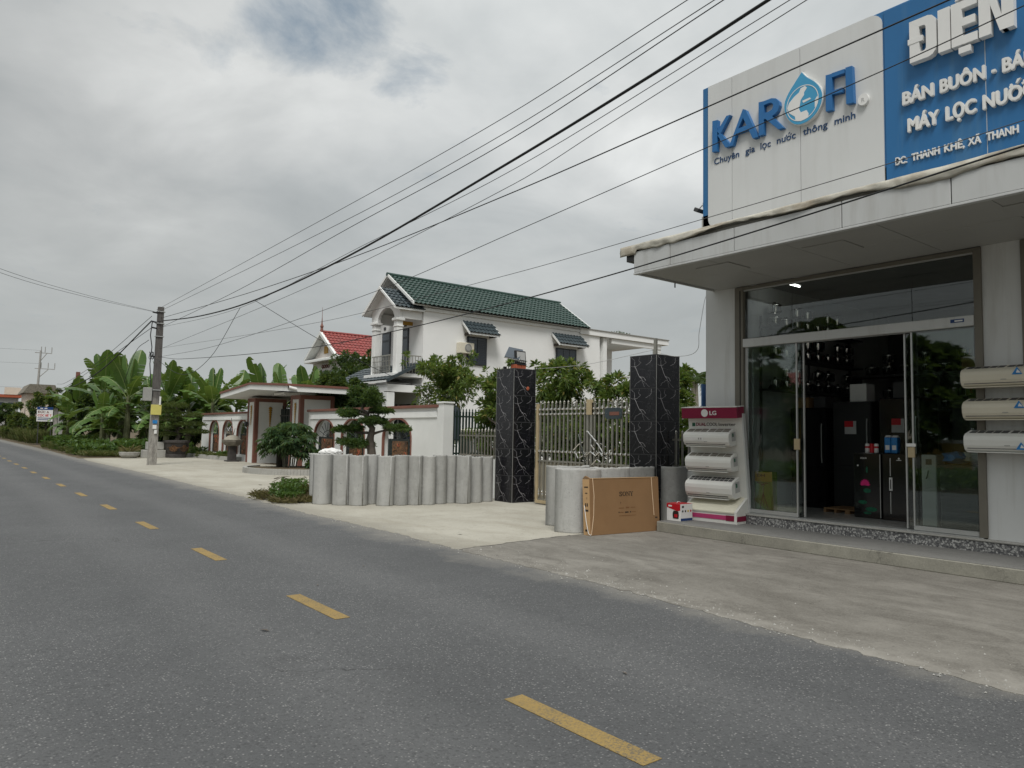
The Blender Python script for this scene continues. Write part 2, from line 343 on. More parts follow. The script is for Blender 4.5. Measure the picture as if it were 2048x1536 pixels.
plain('bark_dark', (.05, .042, .034), .9, var=.3, scale=8, bump=.6, bscale=14)
plain('bark_pale', (.30, .28, .23), .85, var=.2, scale=8, bump=.3, bscale=20)
def glassmat(name, tint, refl=1.0):
    b = NB(name); b.t.nodes.remove(b.b)
    tr = b.n('ShaderNodeBsdfTransparent'); tr.inputs[0].default_value = (*tint, 1); gl = b.n('ShaderNodeBsdfGlossy'); gl.inputs['Roughness'].default_value = .015
    fr = b.n('ShaderNodeFresnel'); fr.inputs[0].default_value = 1.52
    m = b.n('ShaderNodeMixShader'); b.l(b.math('MULTIPLY', fr.outputs[0], refl, True), m.inputs[0]); b.l(tr.outputs[0], m.inputs[1]); b.l(gl.outputs[0], m.inputs[2]); b.l(m.outputs[0], b.o.inputs[0])
glassmat('shop_glass', (.90, .94, .925), 1.45)
glassmat('clear_film', (.86, .88, .86), 1.2)
def emis(name, c, s):
    b = NB(name); b.b.inputs['Emission Color'].default_value = (*c, 1); b.b.inputs['Emission Strength'].default_value = s
emis('tube_light', (1, .98, .94), 6)

# ------------------------------------------------------------------ mesh helpers
class MB:
    """collects faces for ONE mesh object"""
    def __init__(s): s.v = []; s.f = []; s.mi = []; s.cur = 0
    def add(s, vs, fs):
        o = len(s.v); s.v += [tuple(v) for v in vs]
        for f in fs: s.f.append(tuple(i+o for i in f)); s.mi.append(s.cur)
        return s
    def box(s, x0, x1, y0, y1, z0, z1, M=None, ch=0.):
        if ch <= 0:
            vs = [(x, y, z) for x in (x0, x1) for y in (y0, y1) for z in (z0, z1)]
            fs = [(0, 1, 3, 2), (4, 6, 7, 5), (0, 4, 5, 1), (2, 3, 7, 6), (0, 2, 6, 4), (1, 5, 7, 3)]
        else:
            bm = bmesh.new(); bmesh.ops.create_cube(bm, size=1)
            for v in bm.verts: v.co = Vector(((x0+x1)/2+v.co.x*(x1-x0), (y0+y1)/2+v.co.y*(y1-y0), (z0+z1)/2+v.co.z*(z1-z0)))
            bmesh.ops.bevel(bm, geom=bm.edges[:], offset=ch, segments=1, affect='EDGES')
            bm.verts.index_update(); vs = [v.co.copy() for v in bm.verts]; fs = [tuple(v.index for v in f.verts) for f in bm.faces]; bm.free()
        if M is not None: vs = [M @ Vector(v) for v in vs]
        return s.add(vs, fs)
    def prism(s, poly, a, b, axis):
        """poly of 2-D points extruded from a to b along axis (0 x,1 y,2 z); the 2-D points are the remaining axes in order"""
        def mk(p, t):
            if axis == 0: return (t, p[0], p[1])
            if axis == 1: return (p[0], t, p[1])
            return (p[0], p[1], t)
        n = len(poly); vs = [mk(p, a) for p in poly]+[mk(p, b) for p in poly]
        fs = [tuple(range(n)), tuple(range(2*n-1, n-1, -1))]+[(i, i+n, (i+1) % n+n, (i+1) % n) for i in range(n)]
        return s.add(vs, fs)
    def tube(s, pts, r, seg=8, caps=True):
        pts = [Vector(p) for p in pts]; n = len(pts); rs = r if isinstance(r, (list, tuple)) else [r]*n
        o = len(s.v); ref = None
        for i, p in enumerate(pts):
            t = (pts[min(i+1, n-1)]-pts[max(i-1, 0)]).normalized()
            if ref is None: ref = t.cross(Vector((0, 0, 1)) if abs(t.z) < .9 else Vector((1, 0, 0))).normalized()
            ref = (ref-t*ref.dot(t)).normalized(); bi = t.cross(ref)
            for k in range(seg):
                a = 2*PI*k/seg; s.v.append(tuple(p+(ref*math.cos(a)+bi*math.sin(a))*rs[i]))
        for i in range(n-1):
            for k in range(seg):
                a = o+i*seg+k; b = o+i*seg+(k+1) % seg; s.f.append((a, b, b+seg, a+seg)); s.mi.append(s.cur)
        if caps:
            s.f.append(tuple(o+k for k in reversed(range(seg)))); s.mi.append(s.cur)
            s.f.append(tuple(o+(n-1)*seg+k for k in range(seg))); s.mi.append(s.cur)
        return s
    def lathe(s, prof, c=(0, 0, 0), seg=16):
        o = len(s.v)
        for r, z in prof:
            for k in range(seg): a = 2*PI*k/seg; s.v.append((c[0]+r*math.cos(a), c[1]+r*math.sin(a), c[2]+z))
        for i in range(len(prof)-1):
            for k in range(seg):
                a = o+i*seg+k; b = o+i*seg+(k+1) % seg; s.f.append((a, b, b+seg, a+seg)); s.mi.append(s.cur)
        s.f.append(tuple(o+k for k in reversed(range(seg)))); s.mi.append(s.cur)
        s.f.append(tuple(o+(len(prof)-1)*seg+k for k in range(seg))); s.mi.append(s.cur)
        return s
    def mesh(s, name, mats, smooth=False):
        m = bpy.data.meshes.new(name); m.from_pydata(s.v, [], s.f)
        for mt in (mats if isinstance(mats, (list, tuple)) else [mats]): m.materials.append(MATS[mt])
        if isinstance(mats, (list, tuple)) and len(mats) > 1: m.polygons.foreach_set('material_index', s.mi)
        if smooth: m.polygons.foreach_set('use_smooth', [True]*len(m.polygons))
        bm = bmesh.new(); bm.from_mesh(m); bmesh.ops.recalc_face_normals(bm, faces=bm.faces[:]); bm.to_mesh(m); bm.free()
        m.update(); return m
    def build(s, name, mats, parent=None, smooth=False, **k):
        return link(name, s.mesh(name, mats, smooth), parent, **k)
def link(name, mesh, parent=None, loc=None, rot=None, M=None, **k):
    o = bpy.data.objects.new(name, mesh); COL.objects.link(o)
    if parent: o.parent = parent
    if M is not None: o.matrix_local = M
    if loc is not None: o.location = loc
    if rot is not None: o.rotation_euler = rot
    for a, b in k.items(): o[a] = b
    return o
def thing(name, label, cat, loc=(0, 0, 0), rz=0, group=None):
    o = bpy.data.objects.new(name, None); COL.objects.link(o); o.location = loc; o.rotation_euler = (0, 0, rz); o.empty_display_size = .2
    o['label'] = label; o['category'] = cat
    if group: o['group'] = group
    return o
def tag(o, label, cat, group=None):
    o['label'] = label; o['category'] = cat
    if group: o['group'] = group
    return o
def struct(o): o['kind'] = 'structure'; return o
def box(name, mat, parent, x0, x1, y0, y1, z0, z1, ch=0., **k): return MB().box(x0, x1, y0, y1, z0, z1, None, ch).build(name, mat, parent, **k)
ORD = ['first', 'second', 'third', 'fourth', 'fifth', 'sixth', 'seventh', 'eighth', 'ninth', 'tenth', 'eleventh', 'twelfth', 'thirteenth', 'fourteenth', 'fifteenth', 'sixteenth', 'seventeenth', 'eighteenth', 'nineteenth', 'twentieth']

def text(name, s, mat, parent, origin, right, up, width=None, height=None, depth=.004, bold=0.):
    """raised or printed lettering: origin = lower-left of the baseline, sized to width / cap height; bold = extra stroke (em)"""
    cu = bpy.data.curves.new(name, 'FONT'); cu.body = s; cu.size = 1; cu.extrude = .5; cu.resolution_u = 3
    tmp = bpy.data.objects.new(name+'_tmp', cu); COL.objects.link(tmp); dg = bpy.context.evaluated_depsgraph_get()
    me = bpy.data.meshes.new_from_object(tmp.evaluated_get(dg)); bpy.data.objects.remove(tmp); bpy.data.curves.remove(cu)
    n = len(me.vertices); co = np.empty(n*3); me.vertices.foreach_get('co', co); co = co.reshape(-1, 3)
    fs = [tuple(p.vertices) for p in me.polygons]; bpy.data.meshes.remove(me)
    x0, x1 = co[:, 0].min()-bold, co[:, 0].max()+bold; capH = .73+bold
    sx = width/(x1-x0) if width else height/capH; sy = height/capH if height else sx
    R_, U_ = Vector(right).normalized(), Vector(up).normalized(); Nn = R_.cross(U_)
    A_ = np.array([R_, U_, Nn]); V = []; Fc = []
    sh = [(0, 0)]+([(bold*math.cos(a), bold*.75*math.sin(a)) for a in np.linspace(0, 2*PI, 9)[:-1]] if bold else [])
    for i, (dx, dy) in enumerate(sh):
        lc = np.stack([(co[:, 0]+dx-x0)*sx, (co[:, 1]+dy+bold*.75*.5)*sy, (co[:, 2]+.5)*(depth-.00025*i)], 1) @ A_+np.array(origin)
        Fc += [tuple(v+i*n for v in f) for f in fs]; V.append(lc)
    me = bpy.data.meshes.new(name); me.from_pydata(np.concatenate(V).tolist(), [], Fc); me.update(); me.materials.append(MATS[mat])
    return link(name, me, parent)

def leaves(name, mat, pts, dirs, length, width, parent=None, fold=.25, droop=.2, **k):
    """many small folded leaf blades in one mesh"""
    n = len(pts); pts = np.asarray(pts); d = np.asarray(dirs); d = d/np.linalg.norm(d, axis=1, keepdims=True)
    up = RNG.normal(size=(n, 3))*.55+np.array([0, 0, 1.]); sd = np.cross(d, up); sd /= np.linalg.norm(sd, axis=1, keepdims=True)+1e-9; nn = np.cross(sd, d)
    L = (np.asarray(length)*RNG.uniform(.65, 1.25, n))[:, None]; W = (np.asarray(width)*RNG.uniform(.7, 1.2, n))[:, None]
    tip = pts+d*L-np.array([0, 0, 1.])*L*droop; mid = pts+d*L*.45
    v = np.stack([pts, mid+sd*W*.5+nn*W*fold, tip, mid-sd*W*.5+nn*W*fold], 1).reshape(-1, 3)
    b = np.arange(n)*4; tri = np.stack([b, b+1, b+2, b, b+2, b+3], 1).reshape(-1)
    me = bpy.data.meshes.new(name); me.vertices.add(4*n); me.vertices.foreach_set('co', v.ravel().astype('f'))
    me.loops.add(6*n); me.loops.foreach_set('vertex_index', tri.astype('i')); me.polygons.add(2*n)
    me.polygons.foreach_set('loop_start', (np.arange(2*n)*3).astype('i')); me.update(calc_edges=True); me.materials.append(MATS[mat])
    return link(name, me, parent, **k)
def cloud_pts(c, r, n, shell=.55, flat=0):
    d = RNG.normal(size=(n, 3)); d /= np.linalg.norm(d, axis=1, keepdims=True)
    if flat: d[:, 2] = np.abs(d[:, 2])*(1-flat)+d[:, 2]*flat*0
    q = RNG.uniform(shell**3, 1, n)**(1/3)
    return np.asarray(c)+d*q[:, None]*np.asarray(r), d
def crown_pts(blobs, n, shell=.5):
    """leaf roots in clumps that sit on the surface of bigger masses"""
    P, Dd = [], []
    tot = sum(b[1][0]*b[1][1]+b[1][0]*b[1][2] for b in blobs)
    for c, r in blobs:
        m = max(8, int(n*(r[0]*r[1]+r[0]*r[2])/tot)); nc = max(3, m//70)
        cc, dd = cloud_pts(c, np.asarray(r)*.86, nc, .55)
        for i in range(nc):
            k = m//nc; rr = np.asarray(r)*RNG.uniform(.16, .36); p, d = cloud_pts(cc[i], rr, k, .2); P.append(p); Dd.append(d*.7+dd[i]*.6+RNG.normal(size=(k, 3))*.35)
    return np.concatenate(P), np.concatenate(Dd)

# ================================================================== GROUND
def sheet(name, mat, poly, z, parent=None, skirt=False):
    m = MB(); n = len(poly); m.add([(x, y, z) for x, y in poly], [tuple(range(n))])
    if skirt: m.add([(x, y, z) for x, y in poly]+[(x, y, -.01) for x, y in poly], [(i, (i+1) % n, (i+1) % n+n, i+n) for i in range(n)])
    return m.build(name, mat, parent)
def clean_edge(pts, amp, step=.35):
    """roadside edge, broken up in small irregular bites"""
    out = []
    for (x0, y0), (x1, y1) in zip(pts[:-1], pts[1:]):
        n = max(1, int(math.hypot(x1-x0, y1-y0)/step)) if y0 < 60 else 1
        for i in range(n):
            t = i/n; out.append((x0+(x1-x0)*t+random.gauss(0, amp), y0+(y1-y0)*t))
    out.append(pts[-1]); return out
struct(sheet('ground', 'soil', [(-900, -300), (900, -300), (900, 1500), (-900, 1500)], -.012))
EDGE = [(5.25, -12), (5.27, 1.6), (5.36, 3.4), (5.5, 5.5), (5.5, 7.8), (5.6, 10), (5.52, 13), (5.68, 17), (5.66, 21), (5.75, 26), (5.62, 38), (5.95, 59), (6.1, 103), (6.1, 400)]
eg = clean_edge(EDGE, .03)
road = struct(sheet('road', 'asphalt', [(-3.6, -12)]+[(x+.35 if y < 41 else x, y) for x, y in eg]+[(-3.6, 400)], 0.0))
mk = MB().box(2.64, 2.77, -.52, .52, .0, .003).mesh('road_marking', 'road_paint')
for k in range(-3, 36):
    y = 3.38+3.235*k-.52; link('road_marking', mk, road, loc=(random.gauss(0, .006), y, .0015))
ap = clean_edge([(x-.05, y) for x, y in EDGE if -12 <= y <= 8.05]+[(5.5, 8.05)], .018, .07)
struct(sheet('shop_forecourt', 'concrete_shopfront', ap+[(6.4, 8.15), (7.8, 8.3), (9.3, 8.35), (9.3, -12)], .005, None, True))
dv = clean_edge([(5.48, 8.05), (5.56, 10), (5.5, 13), (5.62, 17), (5.62, 21), (5.72, 26), (5.6, 38), (5.85, 41)], .022, .10)
struct(sheet('driveway', 'concrete_drive', dv+[(9.0, 42), (12.0, 41.9), (12.0, 30), (12.6, 30), (12.6, 18.6), (10.9, 18.6), (10.9, 8.35), (9.3, 8.35), (7.8, 8.3), (6.4, 8.15)], .004, None, True))
jm = MB(); jp = [(5.5, 8.02), (5.8, 8.10), (6.1, 8.09), (6.4, 8.16), (6.9, 8.21), (7.4, 8.27), (7.8, 8.30)]; jp = [(a[0]+(b[0]-a[0])*t+random.gauss(0, .008), a[1]+(b[1]-a[1])*t+random.gauss(0, .012)) for a, b in zip(jp[:-1], jp[1:]) for t in (0, .25, .5, .75)]
for (xa, ya), (xb, yb) in zip(jp[:-1], jp[1:]): w = random.uniform(.004, .014); jm.add([(xa, ya-w, .0072), (xb, yb-w, .0072), (xb, yb+w, .0072), (xa, ya+w, .0072)], [(0, 1, 2, 3)])
struct(jm.build('slab_joint', 'stone_dark'))
gm = MB()
for k in range(2600):
    y = random.uniform(.5, 34); e = float(np.interp(y, [p[1] for p in EDGE], [p[0] for p in EDGE])); x = e-.02+random.gauss(.02, .13)+(abs(random.gauss(0, .5)) if random.random() < .25 else 0); r = random.uniform(.003, .011)*(1 if random.random() < .95 else 1.8); a = random.uniform(0, 6.28)
    gm.add([(x+r*math.cos(a+2.1*i), y+r*math.sin(a+2.1*i), .0052) for i in range(3)]+[(x+random.uniform(-.3, .3)*r, y, .0052+r*.8)], [(0, 1, 3), (1, 2, 3), (2, 0, 3)])
gr = gm.build('roadside_grit', 'kerb'); gr['kind'] = 'stuff'; gr['label'] = 'loose grit and pebbles scattered along the road edge'; gr['category'] = 'gravel'
# dead leaves and chips on the road
lf = MB().add([(-.06, 0, .004), (0, -.018, .012), (.07, .004, .006), (0, .02, .014)], [(0, 1, 2), (0, 2, 3)]).mesh('fallen_leaf', 'bark')
for i, (x, y, s) in enumerate([(2.05, 5.55, .8), (3.05, 6.9, .5), (3.55, 3.3, .5), (3.9, 7.6, .5), (7.2, 20.3, 1.4), (6.3, 9.2, .7)]):
    o = link('fallen_leaf', lf, None, loc=(x, y, .004), rot=(0, 0, random.uniform(0, 6))); o.scale = (s, s, s)
    tag(o, ['dry curled leaf on the asphalt left of the yellow centre line', 'small pale leaf on the asphalt beside a yellow dash', 'pale chip of leaf on the near asphalt', 'tiny leaf near the right half of the road', 'brown dead leaf on the pale drive before the round planter', 'tiny leaf lying on the drive near the road edge'][i], 'leaf')

# ================================================================== SHOP
WX = 10.35
shop = thing('shop_building', 'single storey white shop with wide glass front and deep flat canopy', 'shop', (WX, 5, 0))
def S(name, mat, x0, x1, y0, y1, z0, z1, ch=0., parent=None, **k):
    return MB().box(x0-WX, x1-WX, y0-5, y1-5, z0, z1, None, ch).build(name, mat, parent or shop, **k)
# step and plinth
step = S('step', ['step_concrete'], 9.24, 10.28, -9, 7.93, 0.0, .165, .012)
S('step_top', 'step_top_concrete', 9.25, 10.25, -9, 7.92, .158, .169)
S('plinth', 'granite', 10.25, 10.60, -9, 7.82, .10, .30, .004)
S('threshold', 'kerb', 10.235, 10.66, -9, 7.83, .301, .325, .006)
S('threshold_track', 'alu', 10.30, 10.47, 3.6, 7.1, .326, .338)
S('floor', 'floor_tile', 10.47, 16.5, -8.9, 7.6, .28, .333)
# piers, side, back, roof
S('wall_pier', 'shop_wall', 10.35, 10.75, 7.19, 7.80, .326, 4.5)
S('wall_pier', 'shop_wall', 10.35, 10.75, 3.08, 3.57, .326, 4.5)
S('wall_pier', 'shop_wall', 10.35, 10.75, -1.0, -.5, .326, 4.5)
S('side_wall', 'shop_wall', 10.75, 16.8, 7.6, 7.80, -.01, 5.15)
S('side_wall', 'shop_wall', 10.75, 16.8, -9.0, -8.8, -.01, 5.15)
S('wall', 'shop_wall', 10.36, 10.75, -8.8, -1.0, .326, 4.5)
S('lintel', 'shop_wall', 10.36, 10.75, -1, 7.8, 4.5, 5.15)
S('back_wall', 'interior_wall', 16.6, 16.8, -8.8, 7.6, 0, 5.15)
S('roof', 'kerb', 10.3, 16.9, -9.05, 7.85, 5.15, 5.35)
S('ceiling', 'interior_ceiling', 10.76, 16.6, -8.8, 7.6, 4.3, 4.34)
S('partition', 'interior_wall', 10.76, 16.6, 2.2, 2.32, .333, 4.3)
# frames of the glazed bays
def bay(ya, yb):
    S('jamb', 'jamb', 10.315, 10.47, yb-.02, yb+.14, .338, 4.0, .004); S('jamb', 'jamb', 10.315, 10.47, ya-.09, ya, .338, 4.0, .004)
    S('jamb_slot', 'jamb_dark', 10.309, 10.315, yb+.028, yb+.042, .338, 3.94)
    S('head_frame', 'jamb', 10.32, 10.47, ya, yb-.02, 3.945, 4.0, .004); S('head_gasket', 'alu', 10.332, 10.36, ya, yb-.02, 3.925, 3.944)
    S('transom_bar', 'alu_panel', 10.30, 10.48, ya-.0, yb-.02, 3.0, 3.135, .006)
bay(3.65, 7.06); bay(-.4, 2.99)
S('side_post', 'alu', 10.36, 10.40, 6.985, 7.035, .338, 3.0)
def pane(y0, y1, z0, z1, x, nm='glass_pane'): return S(nm, 'shop_glass', x, x+.010, y0, y1, z0, z1)
pane(6.21, 7.03, 3.136, 3.925, 10.375); pane(4.43, 6.20, 3.136, 3.925, 10.375); pane(3.66, 4.42, 3.136, 3.925, 10.375)
p1 = pane(6.12, 6.98, .40, 2.995, 10.36); p2 = pane(3.66, 4.44, .40, 2.995, 10.36)
def edge(y, x0=10.352): S('door_edge', 'alu', x0, x0+.028, y-.010, y+.010, .345, 2.998)
edge(6.125); edge(4.435)
d1 = pane(6.04, 6.95, .38, 2.995, 10.43, 'sliding_door'); d2 = pane(3.70, 4.56, .38, 2.995, 10.43, 'sliding_door')
edge(6.045, 10.42); edge(4.555, 10.42)
for (a, b) in ((6.12, 6.98), (3.66, 4.44)): S('bottom_rail', 'alu', 10.345, 10.385, a, b, .342, .402, .004)
S('door_handle', 'beige_metal', 10.33, 10.36, 6.07, 6.165, 1.36, 1.53, .006); S('door_handle', 'beige_metal', 10.33, 10.36, 4.41, 4.50, 1.30, 1.44, .006); S('lock_plate', 'plastic_white', 10.335, 10.36, 4.40, 4.52, 1.445, 1.49, .004)
pane(2.2, 2.96, .38, 2.99, 10.36); pane(-.37, .5, .38, 2.99, 10.36); pane(.5, 2.2, .38, 2.99, 10.43, 'sliding_door'); pane(-.37, 2.96, 3.14, 3.92, 10.375)
st = S('maker_sticker', 'print_navy', 10.296, 10.2995, 3.76, 3.92, 3.055, 3.10); S('sticker_print', 'letter_white', 10.294, 10.296, 3.775, 3.87, 3.068, 3.086, parent=None)
# canopy: soffit boards, fascia boards, end face
can = S('canopy_core', 'kerb', 8.43, 10.34, -9, 7.62, 4.06, 4.42)
for i, y in enumerate(np.arange(-9, 7.5, 1.18)):
    y0, y1 = float(y)+.004, min(float(y)+1.176, 7.64)
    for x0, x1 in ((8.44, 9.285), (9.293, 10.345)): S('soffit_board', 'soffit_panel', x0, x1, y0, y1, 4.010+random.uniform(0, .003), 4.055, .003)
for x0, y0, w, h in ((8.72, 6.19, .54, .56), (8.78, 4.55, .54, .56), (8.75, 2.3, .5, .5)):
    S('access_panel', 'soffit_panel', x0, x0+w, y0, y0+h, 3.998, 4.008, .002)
ys = [-9.0, -7.3, -5.6, -3.9, -2.2, -.55, 1.1, 2.4, 3.15, 4.35, 5.85, 6.95, 7.66]
for a, b in zip(ys[:-1], ys[1:]): S('fascia_board', 'alu_panel', 8.37, 8.40, a+.006, b-.006, 4.04, 4.36, .004)
S('fascia_trim', 'alu_panel', 8.362, 8.43, -9, 7.66, 4.006, 4.034, .004)
S('fascia_end', 'alu_panel', 8.402, 10.35, 7.625, 7.655, 4.012, 4.36, .004); S('gutter_end', 'dark_grey', 8.40, 8.62, 7.66, 7.84, 4.24, 4.42, .004)
S('canopy_deck', 'kerb', 8.42, 10.34, -9, 7.66, 4.425, 4.45)
S('soffit_hook', 'dark_grey', 9.29, 9.31, 7.61, 7.62, 3.93, 4.01)

# crumpled cover sheet along the canopy lip
def tarp():
    from mathutils import noise as mn
    n = 420; ysn = np.linspace(7.93, -2.2, n); v = []; f = []; R_ = 9
    for i, y in enumerate(ysn):
        t = i/n*10.1
        fold = max(0, mn.noise(Vector((t*.75, 3.1, 0)))*1.2+.38); fold = min(1, fold)**1.2; drop = .055+.15*fold+.02*mn.noise(Vector((t*6, 0, 5)))
        if i < 14: drop = .16
        top = 4.478+.004*mn.noise(Vector((t*2, 9, 0)))
        base = [(8.64, 4.462), (8.50, top), (8.40, top+.002), (8.360, top-.006), (8.352, top-.3*drop), (8.348, top-.55*drop), (8.350, top-.8*drop), (8.354, top-drop), (8.366, top-drop+.02)]
        for k, (x, z) in enumerate(base):
            a = .5 if k < 3 else 1.0
            dx = -.05*a*max(0, mn.noise(Vector((t*1.9, z*16, 1))))-.010*a*mn.noise(Vector((t*7, z*30, 4))); v.append((x+dx, y+.012*mn.noise(Vector((t*5, z*20, 8))), z+.004*a*mn.noise(Vector((t*6, x*20, 2)))))
    for i in range(n-1):
        for k in range(R_-1): a = i*R_+k; f.append((a, a+1, a+R_+1, a+R_))
    o = MB().add(v, f).build('cover_sheet', 'tarp', None, smooth=True); sd = o.modifiers.new('thickness', 'SOLIDIFY'); sd.thickness = .004
    return tag(o, 'crumpled beige plastic sheet wrapped along the top edge of the shop canopy', 'sheet')
tarp()

# ---- sign
sign = thing('shop_sign', 'big blue and white sign board with raised letters above the shop canopy', 'sign', (10.3, 5, 5.1))
def G_(name, mat, x0, x1, y0, y1, z0, z1, ch=0.): return MB().box(x0-10.3, x1-10.3, y0-5, y1-5, z0-5.1, z1-5.1, None, ch).build(name, mat, sign)
G_('sign_box', 'sign_blue', 10.30, 10.66, -8.5, 7.83, 4.46, 7.63, .01)
def rounded(y0, y1, z0, z1, r):
    pts = [(y1, z1)]
    for k in range(7): a = rad(90+15*k); pts.append((y0+r+r*math.cos(a), z1-r+r*math.sin(a)))
    pts.append((y0, z0))
    for k in range(7): a = rad(270+15*k); pts.append((y1-r+r*math.cos(a), z0+r+r*math.sin(a)))
    return pts
wpoly = rounded(4.715, 7.70, 5.10, 7.618, .17)
def clip(poly, ya, yb):
    out = []
    def cut(P, keep, yv):
        R = []
        for i in range(len(P)):
            a, b = P[i], P[(i+1) % len(P)]
            ka, kb = keep(a[0]), keep(b[0])
            if ka: R.append(a)
            if ka != kb: t = (yv-a[0])/(b[0]-a[0]); R.append((yv, a[1]+(b[1]-a[1])*t))
        return R
    P = cut(poly, lambda y: y >= ya, ya); return cut(P, lambda y: y <= yb, yb)
for a, b in ((4.7, 5.971), (5.979, 7.211), (7.219, 7.71)):
    P = [(y-5, z-5.1) for y, z in clip(wpoly, a, b)]; MB().prism(P, -.022, -.001, 0).build('white_panel', 'sign_white', sign)
for a, b in ((3.439, 4.69), (2.2, 3.431), (.96, 2.192), (-.3, .952), (-1.55, -.308), (-2.8, -1.558), (-8.4, -2.808)): G_('blue_panel', 'sign_blue', 10.282, 10.299, a, b, 5.08, 7.60, .003)
G_('panel_joint', 'alu_panel', 10.284, 10.298, 3.4315, 3.4385, 5.09, 7.59)
LET = {'K1': [(7.554, 6.936), (7.449, 6.922), (7.463, 6.381), (7.558, 6.392)], 'K2': [(7.269, 6.933), (7.196, 6.926), (7.402, 6.641), (7.452, 6.723)], 'K3': [(7.449, 6.656), (7.382, 6.664), (7.193, 6.414), (7.153, 6.382), (7.291, 6.393)], 'A1': [(7.218, 6.39), (7.144, 6.382), (7.084, 6.562), (6.951, 6.786), (6.895, 6.908), (6.95, 6.941)], 'A2': [(6.95, 6.941), (6.895, 6.908), (6.674, 6.382), (6.766, 6.384), (6.959, 6.817)], 'A3': [(7.052, 6.636), (6.834, 6.642), (6.803, 6.562), (7.084, 6.562)], 'R1': [(6.655, 6.949), (6.557, 6.935), (6.568, 6.39), (6.659, 6.391)], 'R2': [(6.565, 6.935), (6.423, 6.935), (6.345, 6.905), (6.295, 6.84), (6.285, 6.771), (6.315, 6.692), (6.37, 6.652), (6.44, 6.634), (6.567, 6.636), (6.566, 6.739), (6.484, 6.731), (6.42, 6.745), (6.394, 6.79), (6.398, 6.832), (6.43, 6.864), (6.483, 6.874), (6.565, 6.869)], 'R3': [(6.547, 6.65), (6.425, 6.652), (6.216, 6.385), (6.31, 6.389)], 'F1': [(5.518, 6.962), (5.42, 6.95), (5.425, 6.399), (5.521, 6.406)], 'F2': [(5.424, 6.957), (5.228, 6.95), (5.228, 6.888), (5.425, 6.894)], 'F3': [(5.426, 6.685), (5.262, 6.681), (5.263, 6.612), (5.427, 6.634)], 'I1': [(5.215, 6.962), (5.116, 6.953), (5.099, 6.397), (5.21, 6.412)]}
for nm in 'KARFI':
    m = MB()
    for i, key in enumerate(k for k in LET if k[0] == nm): m.prism([(y-5, z-5.1) for y, z in LET[key]], -.10-.0012*i, -.022, 0)
    m.build('raised_letter', 'letter_blue', sign)
DROP = [(5.907, 7.165), (5.833, 7.057), (5.719, 6.961), (5.627, 6.842), (5.576, 6.708), (5.591, 6.572), (5.658, 6.454), (5.779, 6.366), (5.929, 6.344), (6.054, 6.391), (6.158, 6.519), (6.207, 6.669), (6.199, 6.801), (6.119, 6.933), (6.02, 7.042), (5.949, 7.121)]
def smooth_poly(P, n=3):
    for _ in range(n):
        Q = []
        for i in range(len(P)):
            a, b = P[i], P[(i+1) % len(P)]
            if i == 0: Q.append(a)
            else: Q.append((a[0]*.75+b[0]*.25, a[1]*.75+b[1]*.25))
            Q.append((a[0]*.25+b[0]*.75, a[1]*.25+b[1]*.75))
        P = Q
    return P
dp = [(y-5, z-5.1) for y, z in smooth_poly(DROP, 2)]; cyd, czd = .899, 1.574
drop = MB().prism([(cyd+(y-cyd)*1.035, czd+.02+(z-czd-.02)*1.03) for y, z in dp], -.085, -.022, 0).build('drop_rim', 'letter_white', sign)
MB().prism(dp, -.092, -.0851, 0).build('drop_face', 'drop_blue', sign)
ring = MB()
gl = [(cyd+.265*math.cos(a), czd+.275*math.sin(a)) for a in np.linspace(0, 2*PI, 41)[:-1]]; gi = [(cyd+.253*math.cos(a), czd+.263*math.sin(a)) for a in np.linspace(0, 2*PI, 41)[:-1]]
for i in range(40):
    j = (i+1) % 40; ring.add([(-.0955, *gl[i]), (-.0955, *gl[j]), (-.0955, *gi[j]), (-.0955, *gi[i])], [(0, 1, 2, 3)])
ring.build('globe_ring', 'letter_white', drop)
LAND = [[(5.855, 6.927), (5.821, 6.889), (5.87, 6.828), (5.87, 6.789), (5.926, 6.73), (5.954, 6.595), (5.927, 6.533), (5.832, 6.539), (5.799, 6.476), (5.806, 6.413), (5.929, 6.396), (6.012, 6.43), (6.025, 6.501), (6.122, 6.587), (6.15, 6.676), (6.121, 6.746), (6.064, 6.793), (6.029, 6.82), (5.952, 6.858), (5.924, 6.914)], [(5.898, 6.707), (5.776, 6.715), (5.756, 6.689), (5.885, 6.669)], [(5.696, 6.648), (5.656, 6.698), (5.643, 6.654), (5.664, 6.559), (5.697, 6.532)]]
for P in LAND: MB().prism([(y-5, z-5.1) for y, z in P], -.0948, -.0921, 0).build('globe_land', 'letter_white', drop)
MB().prism([(-.022+.075*math.cos(a), 1.309+.085*math.sin(a)) for a in np.linspace(0, 2*PI, 25)[:-1]], -.07, -.022, 0).build('registered_mark', 'plastic_white', sign)
def ST(name, s, mat, y, z, w, h, x, depth, bold): return text(name, s, mat, sign, (x-10.3, y-5, z-5.1), (0, -1, 0), (0, 0, 1), w, h, depth, bold)
ST('registered_letter', 'R', 'paper_grey', 5.0, 6.375, .045, .06, 10.23, .003, 0)
